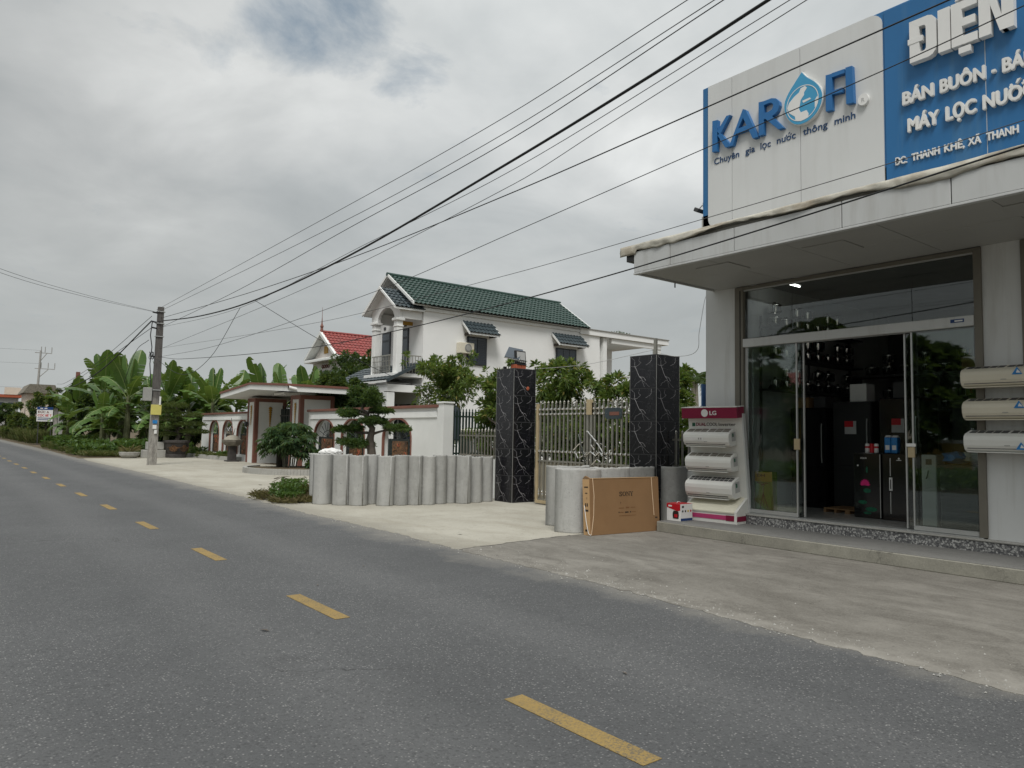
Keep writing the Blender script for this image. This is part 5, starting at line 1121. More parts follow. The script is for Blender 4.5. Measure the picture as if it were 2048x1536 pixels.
for y0, y1 in ((32.75, 33.6), (30.95, 31.75)):
    d = hb('balcony_door', 'dark_frame', 17.88, 17.929, y0, y1, 4.28, 6.6); hb('door_pane', 'window_glass', 17.872, 17.879, y0+.08, y1-.08, 4.45, 6.1, parent=d); hb('door_light', 'window_glass', 17.872, 17.879, y0+.08, y1-.08, 6.2, 6.5, parent=d)
hb('gilt_bracket', 'gold', 17.2, 17.85, 30.5, 30.56, 6.66, 6.84); hb('wall_vent', 'dark_grey', 17.90, 17.928, 31.2, 31.42, 6.72, 6.86); hb('wall_vent', 'dark_grey', 17.90, 17.928, 33.3, 33.5, 6.75, 6.9)
# skirt roof under the balcony and the ground floor front
for k in range(8): pass
tile_slope('skirt_tiles', 'tile_dark', H, (17.9-HX, 29.48-HY, 4.86), (0, 1, 0), (16.0-17.9, 0, 3.92-4.86), 6.1, 2.12, .34, .36, .02, .035)
hp('skirt_deck', 'white_trim', [(15.98, 3.80), (17.92, 4.76), (17.92, 4.83), (15.98, 3.89)], 29.46, 35.58, 1); hp('skirt_edge', 'tile_dark', [(15.95, 3.80), (17.92, 4.78), (17.92, 4.93), (15.95, 3.96)], 29.40, 29.459, 1)
hb('beam', 'white_house', 16.1, 17.92, 29.65, 29.95, 3.40, 3.80); hb('soffit', 'white_house', 16.05, 17.92, 29.65, 35.4, 3.74, 3.79); hb('beam', 'white_house', 16.1, 16.35, 29.96, 35.4, 3.35, 3.73)
for yc in (29.85, 35.2): hb('ground_column', 'white_trim', 16.1, 16.5, yc-.2, yc+.2, -.01, 3.36, .01)
for y0, y1 in ((30.1, 31.6), (31.9, 33.9)): gw = hb('ground_window', 'dark_frame', 17.86, 17.928, y0, y1, .3, 2.9); hb('ground_pane', 'window_glass', 17.85, 17.859, y0+.08, y1-.08, .5, 2.8, parent=gw)
# flank windows with tiled hoods
for i, (x0, x1, z0, z1) in enumerate(((20.42, 21.62, 4.93, 6.33), (26.26, 27.76, 4.9, 6.28), (18.75, 20.1, 1.2, 2.9))):
    w = hb('window', 'dark_frame', x0, x1, 29.58, 29.649, z0, z1, .01)
    n = 2 if i != 1 else 3
    for k in range(n):
        a = x0+.07+(x1-x0-.14)*k/n; b = x0+.07+(x1-x0-.14)*(k+1)/n-.04; hb('pane', 'window_glass', a, b, 29.568, 29.579, z0+.07, z1-.07, parent=w)
        if i == 0 and k == 1:
            for q in range(14): hb('shutter_slat', 'dark_frame', a, b, 29.55, 29.567, z0+.12+.085*q, z0+.165+.085*q, parent=w)
        if i == 0 and k == 0:
            for q in range(6): hb('window_bar', 'green_iron', a, b, 29.553, 29.566, z0+.2+.2*q, z0+.215+.2*q, parent=w)
    if i < 2:
        hx0, hx1 = x0-.3, x1+.42
        tile_slope('hood_tiles', 'tile_dark', H, (hx0-HX, -.02, 7.06), (1, 0, 0), (0, -.62, -.60), hx1-hx0, .86, .22, .29, .045, .04)
        hp('hood_deck', 'white_trim', [(29.648, 7.03), (29.02, 6.42), (29.02, 6.36), (29.648, 6.95)], hx0, hx1, 0)
        for xx in (hx0, hx1-.05): hp('hood_barge', 'white_trim', [(29.648, 7.10), (28.98, 6.46), (28.98, 6.34), (29.648, 6.96)], xx-.02, xx+.04, 0)
        for xx in (hx0+.15, hx1-.25): hb('hood_bracket', 'bark_dark', xx, xx+.1, 29.1, 29.64, 6.36, 6.48)
au = thing('condenser_unit', 'cream outdoor air conditioner unit on the house flank beside the window', 'air conditioner', (20.22, 29.64, 5.44)); MB().box(-.42, .42, -.34, -.02, 0, .52, None, .015).build('casing', 'ac_cream', au); MB().lathe([(.20, 0), (.21, .012), (.19, .02)], (0, 0, 0), 20).build('fan_ring', 'grey_box', au, M=Matrix.Translation((.06, -.342, .27)) @ Matrix.Rotation(PI/2, 4, 'X')); MB().lathe([(.17, 0), (.17, .006)], (0, 0, 0), 20).build('fan_grille', 'dark_grey', au, M=Matrix.Translation((.06, -.360, .27)) @ Matrix.Rotation(PI/2, 4, 'X'))
for k in range(5): MB().lathe([(.02+.032*k, 0), (.026+.032*k, .003)], (0, 0, 0), 16).build('grille_ring', 'grey_box', au, M=Matrix.Translation((.06, -.3665-.0006*(5-k), .27)) @ Matrix.Rotation(PI/2, 4, 'X'))
for x in (-.35, .3): MB().box(x, x+.05, -.33, .0, -.05, 0).build('wall_bracket', 'dark_grey', au)
MB().tube([(.25, .0, .5), (.27, -.01, 1.3)], .02, 6).build('pipe', 'white_trim', au)
# rear terrace under the flat roof
hb('terrace_base', 'white_house', 29.6, 35.0, 29.65, 34.2, -.01, 4.55); hb('inner_wall', 'white_house', 29.602, 29.9, 29.9, 34.2, 4.55, 7.2); hb('back_wall', 'white_house', 29.9, 30.9, 33.9, 34.2, 4.55, 7.2); hb('back_wall', 'white_house', 34.2, 35.0, 33.9, 34.2, 4.55, 7.2); hb('back_lintel', 'white_house', 30.9, 34.2, 33.9, 34.2, 6.75, 7.2); hb('back_sill', 'white_house', 30.9, 34.2, 33.9, 34.2, 4.55, 4.9)
hb('terrace_post', 'white_trim', 29.95, 30.25, 29.7, 30.0, 4.55, 7.2); hb('terrace_post', 'white_trim', 34.6, 34.95, 29.7, 30.05, 4.55, 7.2); hb('terrace_beam', 'white_house', 30.6, 34.95, 29.66, 29.9, 6.92, 7.21)
for k in range(11): hb('grille_bar', 'dark_grey', 30.9, 34.2, 34.0, 34.02, 5.02+.16*k, 5.045+.16*k)
for k in range(9): hb('grille_post', 'dark_grey', 30.95+.4*k, 30.98+.4*k, 33.98, 34.0, 4.9, 6.75)
bal = MB().lathe([(.05, 0), (.05, .05), (.03, .08), (.075, .22), (.06, .3), (.035, .42), (.06, .46), (.06, .5)], (0, 0, 0), 8).mesh('baluster', 'white_trim', True)
for k in range(18): link('baluster', bal, H, loc=(30.4+.25*k-HX, 29.8-HY, 4.56))
hb('balustrade_rail', 'white_trim', 30.25, 34.6, 29.7, 29.9, 5.06, 5.15, .01)
# rooftop tank stand
t = thing('roof_frame', 'small steel ladder frame on the roof behind the green ridge', 'frame', (28.6, 33.0, 7.6))
for k in range(5): MB().box(0, .9, -.02, .02, .2+.28*k, .24+.28*k).build('rung', 'steel', t)
for x in (0, .86): MB().box(x, x+.04, -.02, .02, 0, 1.5).build('upright', 'steel', t)
pl = thing('roof_plant', 'row of small dark pot plants on the flat roof edge', 'plant', (32.6, 31.0, 7.56)); q, d = cloud_pts((0, 0, .15), (1.0, .3, .18), 160); leaves('foliage', 'leaf_dark', q, d, .16, .06, pl); MB().box(-1, 1, -.12, .12, 0, .12).build('trough', 'clay', pl)

# red roofed house behind
RX, RY = 20.6, 48.0
Rh = thing('red_roof_house', 'pinkish two storey house with red tiled gable roof far behind the porch', 'house', (RX+.35, RY, -.55))
def rb(name, mat, x0, x1, y0, y1, z0, z1, ch=0.): return MB().box(x0, x1, y0, y1, z0, z1, None, ch).build(name, mat, Rh)
rb('wall', 'pink_white', .3, 8, -2.2, 2.2, 0, 7.1)
MB().prism([(-2.2, 7.1), (2.2, 7.1), (0, 8.7)], .3, .5, 0).build('gable_wall', 'pink_white', Rh)
tile_slope('roof_tiles', 'tile_red', Rh, (-.1, 0, 8.95), (1, 0, 0), (0, -2.5, -1.75), 8.4, 3.05, .28, .36, .05, .05); tile_slope('roof_tiles', 'tile_red', Rh, (-.1, 0, 8.95), (1, 0, 0), (0, 2.5, -1.75), 8.4, 3.05, .28, .36, .05, .05)
for s in (-2.6, 2.6): MB().prism([(0, 9.0), (s, 7.2), (s, 7.0), (0, 8.75)], -.25, -.05, 0).build('barge_board', 'white_trim', Rh); MB().prism([(0, 8.9), (s, 7.12), (s, 7.05), (0, 8.8)], -.05, 8.3, 0).build('roof_deck', 'white_trim', Rh)
MB().tube([(-.2, 0, 9.0), (8.3, 0, 9.0)], .1, 6).build('ridge_cap', 'tile_red', Rh); MB().lathe([(.12, 0), (.09, .25), (.13, .35), (.05, .55), (.02, 1.0), (.01, 1.7)], (-.1, 0, 9.0), 8).build('finial', 'brown_trim', Rh)
rb('cornice', 'white_trim', -.25, 8, -2.55, 2.55, 6.9, 7.1, .03); rb('balcony_roof', 'pink_white', -.6, 1.2, 2.3, 4.4, 5.8, 6.0, .03); rb('balcony_wall', 'brown_trim', .2, 1.2, 2.21, 4.1, 3.6, 5.79); rb('balcony_front', 'pink_white', -.3, -.1, 2.3, 4.3, 3.6, 4.6)
for y in (-1.3, .2, 1.4): rb('window', 'window_glass', .22, .299, y-.45, y+.45, 4.2, 5.6); rb('window_head', 'brown_trim', .16, .298, y-.55, y+.55, 5.62, 5.75); rb('window_vent', 'window_glass', .22, .299, y-.45, y+.45, 5.85, 6.3)
for x in (1.2, 3.5): rb('side_window', 'window_glass', x, x+1.0, -2.28, -2.201, 4.2, 5.7)
mo = MB()
for k in range(4): mo.tube([(.27, -.5+.33*k+.12*math.cos(a), 6.6+.12*math.sin(a)) for a in np.linspace(0, 2*PI, 9)], .03, 5)
mo.build('gable_ornament', 'brown_trim', Rh); rb('gable_roundel', 'gold', .25, .299, -.3, .3, 7.5, 8.0)

# far left houses
fh = thing('orange_roof_house', 'far grey house with orange red parapet at the left edge', 'house', (6.4, 124, 0)); MB().box(0, 2.9, 0, 8, 0, 5.5).build('wall', 'grey_box', fh); MB().box(-.4, 3.2, -.4, 8.4, 5.5, 5.9).build('parapet', 'clay', fh); MB().box(1.2, 3.1, -.45, -.1, 5.9, 6.9).build('parapet_panel', 'cream_house', fh)
for k in range(2): MB().box(.4+1.3*k, 1.2+1.3*k, -.05, -.001, 3.4, 4.8).build('window', 'window_glass', fh)
fh = thing('brown_roof_house', 'far low house with brown roof and chimney behind the left trees', 'house', (8.0, 97, 0)); MB().box(0, 2.6, 0, 6, 0, 5.2).build('wall', 'cream_house', fh); MB().prism([(-.4, 5.2), (3.0, 5.2), (2.6, 6.2), (.2, 6.2)], -.5, 6.5, 1).build('roof', 'stone', fh); MB().box(4.9, 5.3, 2, 2.4, 0, 8.0).build('chimney', 'brown_trim', fh)
fh = thing('small_grey_shed', 'low grey shed far along the road at the left edge', 'shed', (7.4, 112, 0)); MB().box(0, 3, 0, 4, 0, 2.6).build('wall', 'stone', fh); MB().box(-.2, 3.2, -.3, 4.2, 2.6, 2.85).build('roof', 'dark_grey', fh)

# ================================================================== POLES, SIGNS, WIRES
up = thing('utility_pole', 'weathered concrete utility pole with boxes beside the pale drive', 'utility pole', (7.24, 33.3, 0)); up.rotation_euler = (0, rad(.4), 0)
MB().prism([(-.19, -.13), (.19, -.13), (.19, .13), (-.19, .13)], 0, .02, 2).build('collar', 'pole_concrete', up)
sh = MB(); 
sh.add([(sx*w, sy*w*.8, z) for z, w in ((-.02, .165), (3.3, .14), (6.62, .11)) for sx, sy in ((-1, -1), (1, -1), (1, 1), (-1, 1))], [(0, 1, 5, 4), (1, 2, 6, 5), (2, 3, 7, 6), (3, 0, 4, 7), (4, 5, 9, 8), (5, 6, 10, 9), (6, 7, 11, 10), (7, 4, 8, 11), (8, 9, 10, 11)]); sh.build('shaft', 'pole_concrete', up)
for z in (6.4, 5.9, 5.35, 3.1): MB().box(-.16, .16, -.14, .14, z, z+.03).build('steel_band', 'alu', up)
MB().box(-.48, -.18, -.16, .12, 2.65, 3.2, None, .01).build('meter_box', 'grey_box', up); MB().box(-.2, .20, -.22, -.17, 2.08, 2.5, None, .006).build('notice_board', 'yellow_board', up)
MB().box(-.1, .08, -.176, -.168, 1.72, 1.86).build('sticker', 'print_blue', up); MB().box(-.09, .06, -.178, -.168, 1.50, 1.66).build('sticker', 'plastic_white', up); MB().box(-.02, .08, -.178, -.168, 1.30, 1.46).build('sticker', 'plastic_white', up)
MB().box(.1, .16, -.24, -.16, 2.5, 2.85).build('conduit', 'plastic_white', up)
for z in (6.35, 5.95, 5.7, 4.5): MB().tube([(-.12, -.02, z), (-.32, -.06, z+.02)], .035, 6).build('insulator', 'black_matt', up)
MB().tube([(-.3, 0, 6.0), (-.34, .02, 5.4), (-.26, .0, 4.9), (-.3, 0, 4.2), (-.2, 0, 3.2)], .02, 6).build('cable_drop', 'wire', up)
MB().tube([(-.16+.14*math.sin(a*1.7)*.6-.1, .04*math.cos(a*3), 4.55+.16*math.cos(a*2.3)) for a in np.linspace(0, 9, 26)], .012, 5).build('cable_coil', 'wire', up)
fp = thing('far_utility_pole', 'far grey power pole with two cross arms at the left skyline', 'utility pole', (12.0, 131, 0)); MB().tube([(0, 0, 0), (.1, 0, 6), (.25, 0, 13.0)], [.24, .18, .13], 8).build('shaft', 'grey_box', fp)
for z, a, b in ((12.6, -.5, 1.7), (10.2, -.4, 2.2)):
    MB().box(a, b, -.05, .05, z, z+.10).build('cross_arm', 'grey_box', fp); MB().tube([(.25, 0, z-1.2), (b*.6, 0, z)], .06, 5).build('strut', 'grey_box', fp)
    for x in (a+.8, b-.9, b-.05): MB().tube([(x, 0, z+.16), (x, 0, z+1.0)], .06, 6).build('insulator', 'grey_box', fp)
bs = thing('advert_board', 'white roadside board lettered in blue and red near the far trees', 'sign', (7.29, 72.5, 0)); MB().box(-.52, .62, -.03, .03, 1.95, 3.15).build('panel', 'plastic_white', bs); MB().box(-.52, .62, -.036, -.0305, 2.92, 3.15).build('top_band', 'print_navy', bs)
for x in (-.3, .0): MB().box(x, x+.2, -.04, -.0365, 3.0, 3.07).build('band_print', 'letter_white', bs)
for s, mt, z, w, h in (('ĐỨC A', 'brown_trim', 2.64, .8, .2), ('CỌC BÊ T', 'print_red', 2.36, .98, .2)): text('lettering', s, mt, bs, (-.46, -.031, z), (1, 0, 0), (0, 0, 1), w, h, .004, .03)
for z in (2.2, 2.06): MB().box(-.45, .5, -.036, -.0305, z, z+.06).build('small_print', 'print_navy', bs)
for x in (-.4, .5): MB().box(x, x+.06, .03, .09, 0, 1.96).build('post', 'dark_grey', bs)
ep = thing('meter_pole', 'short pole with stacked grey meter boxes beside the roadside board', 'pole', (7.85, 70, 0)); MB().box(-.12, .12, .0, .24, 0, 3.0).build('shaft', 'pole_concrete', ep); MB().box(.16, .62, -.1, .14, 1.75, 2.75, None, .02).build('meter_box', 'grey_box', ep); MB().box(.25, .5, -.05, .1, .2, 1.7).build('conduit', 'grey_box', ep)
for k in range(4): MB().box(.22+.2*(k % 2), .36+.2*(k % 2), -.106, -.101, 2.0+.35*(k//2), 2.25+.35*(k//2)).build('meter_window', 'dark_grey', ep)
yb = thing('yellow_board_sign', 'small yellow and orange board half hidden by banana leaves', 'sign', (8.55, 66, 0)); MB().box(-.36, .5, -.03, .03, .95, 1.6).build('panel', 'yellow_board', yb); MB().box(-.36, .5, -.03, .03, .35, .92).build('panel', 'clay', yb); MB().box(-.2, .4, -.036, -.031, 1.1, 1.2).build('lettering_line', 'print_red', yb); MB().box(-.36, .5, -.036, -.031, 1.45, 1.6).build('band', 'plastic_white', yb)
for x in (-.3, .4): MB().box(x, x+.06, .03, .08, 0, .95).build('post', 'dark_grey', yb)

def wire(pts, r, label, mat='wire', ext=True, n=26):
    P = [Vector(p) for p in pts]
    if ext:   # carry on to the next pole behind the viewer
        a, b = P[-2], P[-1]; d = (b-a)/(b-a).length; P.append(b+d*((b.y+16)/max(.2, -d.y)))
    out = []
    for i in range(len(P)-1):   # smooth hang through the points
        p0, p1, p2, p3 = P[max(i-1, 0)], P[i], P[i+1], P[min(i+2, len(P)-1)]; L1 = (p2-p1).length
        m1 = (p2-p0)/max(1e-6, (p2-p0).length)*L1; m2 = (p3-p1)/max(1e-6, (p3-p1).length)*L1
        for k in range(8):
            t = k/8; h = (2*t**3-3*t*t+1, t**3-2*t*t+t, -2*t**3+3*t*t, t**3-t*t); out.append(p1*h[0]+m1*h[1]+p2*h[2]+m2*h[3])
    out.append(P[-1]); return tag(MB().tube(out, r*.78, 6).build('overhead_wire', mat, smooth=True), label, 'wire', 'overhead wires')
def X7(lst, x=7.1): return [(x, y, z) for y, z in lst]
wire(X7([(33.2, 6.47), (15.27, 6.62), (9.29, 6.72), (5.55, 6.97)]), .008, 'topmost thin wire running from the pole to the top of the photo', 'wire_grey')
wire(X7([(33.2, 6.36), (15.24, 6.32), (9.28, 6.47), (5.2, 6.8)], 7.13), .008, 'second thin wire from the top, running from the pole to upper right', 'wire_grey')
wire(X7([(33.2, 5.66), (22.8, 5.81), (15.23, 6.12), (9.28, 6.33), (5.11, 6.76)], 7.16), .009, 'dark wire just above the thick cable, crossing others near the pole')
wire(X7([(33.2, 6.0), (27, 5.5), (21.39, 5.31), (15.18, 5.5), (9.27, 5.98), (6.32, 6.28), (4.57, 6.5)], 7.2), .027, 'thick twisted black power cable sagging between the poles')
wire(X7([(33.0, 5.72), (22.72, 5.27), (14.69, 5.62), (9.26, 5.85), (4.34, 6.4)], 7.24), .007, 'thin wire just below the thick power cable', 'wire_grey')
wire(X7([(33.0, 4.82), (16.79, 5.18), (9.26, 5.62), (7.25, 5.90), (4.19, 6.32)], 7.27), .007, 'faint thin wire rising from low on the pole toward the upper right', 'wire_grey')
wire(X7([(33.2, 6.15), (22.78, 5.68), (15.18, 5.48), (9.25, 5.50), (5.67, 5.59), (2.8, 5.67)], 7.3), .011, 'black wire crossing the upper part of the shop sign')
wire(X7([(33.0, 4.5), (25.12, 4.31), (13.69, 4.54), (9.23, 4.83), (5.67, 5.07), (3.29, 5.23), (2.1, 5.34)], 7.3), .007, 'thin black wire crossing the middle of the shop sign')
wire(X7([(33.1, 4.85), (16.7, 4.16), (9.21, 4.12), (5.66, 4.18), (3.31, 4.24), (2.12, 4.3)], 7.26), .0055, 'very thin wire crossing the bottom of the shop sign', 'wire_grey')
wire(X7([(33.1, 4.5), (29.48, 4.15), (17.24, 3.57), (12.8, 3.56), (9.52, 3.63), (7.02, 3.73), (4.69, 3.87), (2.13, 4.06)], 7.22), .0115, 'lowest dark wire crossing the front of the shop canopy')
wire([(7.2, 21.4, 5.3), (8.9, 20.2, 4.1), (10.6, 19.3, 3.2), (12.3, 18.7, 2.6)], .011, 'short service wire dropping from the thick cable toward the shrubs', ext=False)
wire([(7.2, 22.7, 5.25), (7.1, 25.2, 3.9), (7.1, 28.5, 3.5), (7.15, 33.1, 4.4)], .011, 'slack looping wire hanging between the thick cable and the pole', ext=False)
wire([(-10, 9, 7.0), (-4.5, 17, 6.2), (1.24, 25, 5.92), (3.9, 28.8, 6.06), (6.95, 33.2, 6.40)], .0075, 'upper wire crossing the sky from the left edge to the pole', 'wire_grey', ext=False); wire([(-10, 9, 6.9), (-4.5, 17, 6.1), (1.24, 25, 5.81), (3.9, 28.8, 5.99), (6.95, 33.2, 6.38)], .0075, 'lower wire crossing the sky from the left edge to the pole', 'wire_grey', ext=False)
wire([(6.95, 33.3, 6.0), (7.0, 45, 4.6), (7.4, 62, 4.2), (7.8, 70, 4.6)], .035, 'thick cable running from the pole down behind the left bananas', ext=False); wire([(6.95, 33.3, 6.2), (7.0, 45, 5.2), (7.4, 62, 4.7), (7.8, 70, 5.0)], .014, 'upper thin wire running from the pole behind the left bananas', ext=False); wire([(6.95, 33.3, 5.7), (7.0, 45, 5.0), (7.4, 62, 4.4), (7.8, 70, 4.7)], .014, 'lower thin wire running from the pole behind the left bananas', ext=False)
wire([(6.9, 33.4, 5.2), (6.85, 35.5, 4.9), (6.8, 37.5, 3.6)], .015, 'loose wire end hanging left of the pole', ext=False)
for k, (z0, z1) in enumerate(((11.2, 11.0), (13.4, 13.0), (7.6, 7.4))): wire([(-14, 125, z0), (0, 128, z1-.4), (12.1, 131, z1)], .016, ['lower faint wire to the far power pole', 'upper faint wire to the far power pole', 'lowest faint wire left of the far trees'][k], 'wire_grey', ext=False)
wire([(10.8, 12.95, 3.03), (10.6, 11.0, 3.0), (10.25, 8.9, 3.1)], .006, 'thin pale wire strung between the two black pillars', 'wire_white', ext=False)
wire([(10.25, 8.8, 3.05), (10.5, 8.55, 2.98), (10.6, 8.2, 3.05), (10.4, 7.98, 3.35), (10.42, 7.88, 3.9), (10.4, 7.82, 4.0)], .006, 'white wire looping from the right pillar up to the canopy corner', 'wire_white', ext=False)

# ================================================================== VEGETATION
def banana_leaf_mesh(L, W, pitch, curl, tear, sag=.35):
    """petiole + blade with torn segments; root at the origin, growing along +Y"""
    m = MB(); n = 12; pts = []; p = Vector((0, 0, 0)); a = pitch; pts.append((p.copy(), a))
    for i in range(n): p = p+Vector((0, math.cos(a), math.sin(a)))*(L/n); a -= curl/n*(.4+1.2*i/n); pts.append((p.copy(), a))
    m.tube([q for q, _ in pts[:3]], [.035, .03, .022], 5)
    for side in (-1, 1):
        cut = 0
        for i in range(2, n):
            t0, t1 = (i-2)/(n-2), (i-1)/(n-2)
            w0 = W/2*min(1, (t0*5+.12))**.6*(1-t0**5)**.5; w1 = W/2*min(1, (t1*5+.12))**.6*max(.02, (1-t1**5))**.5
            (q0, a0), (q1, a1) = pts[i], pts[i+1]; sg = sag+(random.uniform(-.3, .5) if random.random() < tear else random.uniform(-.05, .05)); slip = random.uniform(.02, .3)*(L/n) if random.random() < tear else 0
            up0 = Vector((0, -math.sin(a0), math.cos(a0))); up1 = Vector((0, -math.sin(a1), math.cos(a1))); fw = Vector((0, math.cos(a0), math.sin(a0)))*.25
            e0 = q0+(Vector((side, 0, 0))*math.cos(sg)-up0*math.sin(sg)*.8)*w0+fw*w0+fw.normalized()*slip*.6; e1 = q1+(Vector((side, 0, 0))*math.cos(sg)-up1*math.sin(sg)*.8)*w1+fw*w1-fw.normalized()*slip
            m.add([q0, q1, e1, e0], [(0, 1, 2, 3)])
    return m
def bl(*a): return banana_leaf_mesh(*a).mesh('leaf', 'leaf_banana')
UPR = [bl(2.7, .86, 1.38, .3, .12, .2), bl(2.5, .90, 1.22, .5, .25, .25), bl(2.2, .62, 1.48, .15, .08, .7), bl(2.6, .8, 1.1, .6, .5, .3)]
ARC = [bl(2.8, .80, 1.0, 1.3, .4), bl(2.6, .78, .85, 1.25, .65), bl(2.9, .72, 1.1, 1.8, .8), bl(2.6, .85, .7, 1.1, .3)]
DRP = [bl(2.5, .70, .5, 1.7, .8), bl(2.2, .72, .25, 1.7, .4), bl(2.1, .62, -.1, 1.4, .7), bl(2.4, .66, .1, 1.1, .9)]
DEAD = banana_leaf_mesh(1.7, .3, -.3, 1.0, .9, .9).mesh('dry_leaf', 'leaf_yellow')
def banana(label, x, y, H, n=9, dead=False):
    t = thing('banana_plant', label, 'banana plant', (x, y, 0), 0, 'banana plants'); s = max(.75, H/5.6); zt = max(.5, H-2.75*s)
    MB().tube([(0, 0, -.02), (.05, .02, zt*.5), (.02, .0, zt)], [.17*s, .14*s, .08*s], 8).build('stem', 'banana_stem', t)
    a0 = random.uniform(0, 6.28)
    for k in range(n):
        me = random.choice(UPR) if k < 4 else (random.choice(ARC) if k < 8 else random.choice(DRP))
        o = link('leaf', me, t, loc=(.02, 0, zt-.14*s*max(0, k-3)*.8), rot=(random.uniform(-.16, .16), random.uniform(-.2, .2), a0+2.4*k+random.uniform(-.4, .4))); f = s*random.uniform(.8, 1.12); o.scale = (f, f, f)
    if dead:
        o = link('dry_leaf', DEAD, t, loc=(0, 0, zt-.5), rot=(0, 0, PI+.6))
BAN = [(8.3, 60.5, 5.2), (9.6, 57.5, 5.0), (8.75, 54.3, 6.8), (8.2, 51.5, 3.9), (10.05, 55.9, 6.7), (9.5, 50.9, 6.6), (11.3, 54.7, 5.7), (9.0, 47.0, 3.6), (11.2, 48.3, 5.9), (12.57, 48.8, 5.8), (13.2, 46.0, 6.0), (14.9, 46.9, 5.4), (13.9, 49.5, 5.2), (15.43, 44.0, 6.0), (16.11, 42.2, 5.9), (16.75, 40.4, 5.6), (17.0, 38.4, 5.0), (18.6, 40.2, 5.5), (14.0, 42.5, 4.7), (7.9, 63.5, 4.4)]
BAN += [(8.9, 58.3, 5.9)]; BAN = [(x, y, h+.25) for x, y, h in BAN][:20]; BAN[7] = (9.9, 52.6, 5.0); BAN[18] = (10.7, 50.2, 5.2)
BAN.sort(key=lambda b: b[0]/b[1])
for i, (x, y, h) in enumerate(BAN): banana('leafy green banana plant, %s from the left behind the pole and wall' % ORD[i], x, y, h, 14, i in (9,))

def limb_tree(t, base, h, spread, bark, n=5, r=.09):
    m = MB(); tr = [Vector(base)+Vector((.06*math.sin(k), .05*math.cos(k*1.3), h*.55*k/4)) for k in range(5)]; m.tube(tr, [r*(1-.12*k) for k in range(5)], 7)
    for k in range(n):
        a = 2*PI*k/n+random.uniform(-.4, .4); s0 = tr[2+k % 3]; e = s0+Vector((math.cos(a)*spread*random.uniform(.6, 1), math.sin(a)*spread*random.uniform(.6, 1), h*random.uniform(.12, .28)))
        m.tube([s0, (s0+e)/2+Vector((0, 0, -.08*h*random.random())), e], [r*.55, r*.35, r*.12], 5)
    m.build('trunk', bark, t)
def shrub(label, x, y, H, R, nl, mat='leaf_shrub', ll=.17, lw=.055, bark='bark', name='shrub', group=None, low=.15, cat='shrub', nb=9):
    t = thing(name, label, cat, (x, y, 0), 0, group); limb_tree(t, (0, 0, -.02), H, R*.55, bark, 6, .03+.010*H)
    bl_ = []
    for k in range(nb):
        a = random.uniform(0, 6.28); rr = R*math.sqrt(random.random())*.72; z = H*random.uniform(low+.12, .88); f = (1-abs(z/H-.5)*.7)
        bl_.append(((rr*math.cos(a)*f, rr*math.sin(a)*f, z), (R*random.uniform(.30, .5), R*random.uniform(.30, .5), H*random.uniform(.10, .2))))
    bl_.append(((0, 0, H*.86), (R*.35, R*.35, H*.14)))
    if mat == 'leaf_shrub':
        for k in range(7): a = random.uniform(0, 6.28); rr = R*random.uniform(.2, .95); bl_.append(((rr*math.cos(a), rr*math.sin(a), H*random.uniform(.8, 1.04)), (.16, .16, H*.07)))
    P, Dd = crown_pts(bl_, nl); Dd[:, 2] += .15; leaves('crown', mat, P, Dd, ll, lw, t); return t
SH = [('tall light green leafy shrub behind the dark green railings', 13.3, 20.7, 4.1, 1.6, 7500), ('leafy shrub right behind the low picket fence left of the floodlight pillar', 12.3, 16.2, 3.3, 1.2, 6000), ('bushy shrub directly behind the floodlight pillar', 12.9, 15.0, 3.4, 1.2, 5500), ('tall shrub rising behind the left gate leaf', 12.5, 13.6, 3.45, 1.1, 6000), ('rounded shrub behind the middle of the gate', 12.7, 12.2, 3.0, 1.1, 6000), ('shrub with young yellowish leaves behind the right gate leaf', 12.6, 10.8, 2.85, 1.0, 6000), ('dark leafy shrub behind the right black pillar', 12.6, 9.7, 2.1, .9, 4500), ('low shrub filling the lower gap behind the left gate leaf', 11.7, 12.3, 1.9, .75, 5000), ('low shrub filling the lower gap behind the right gate leaf', 11.7, 10.6, 1.9, .75, 5000), ('leafy shrub between the right black pillar and the shop', 13.8, 10.4, 2.0, .9, 4500), ('low shrub behind the short fence beside the shop', 11.7, 8.95, 1.8, .6, 3500), ('shrub behind the far end of the low picket fence', 13.4, 17.2, 2.9, .95, 4500)]
for lb, x, y, h, r, n in SH: shrub(lb, x, y, h, r, n, group='shrubs behind the gate')
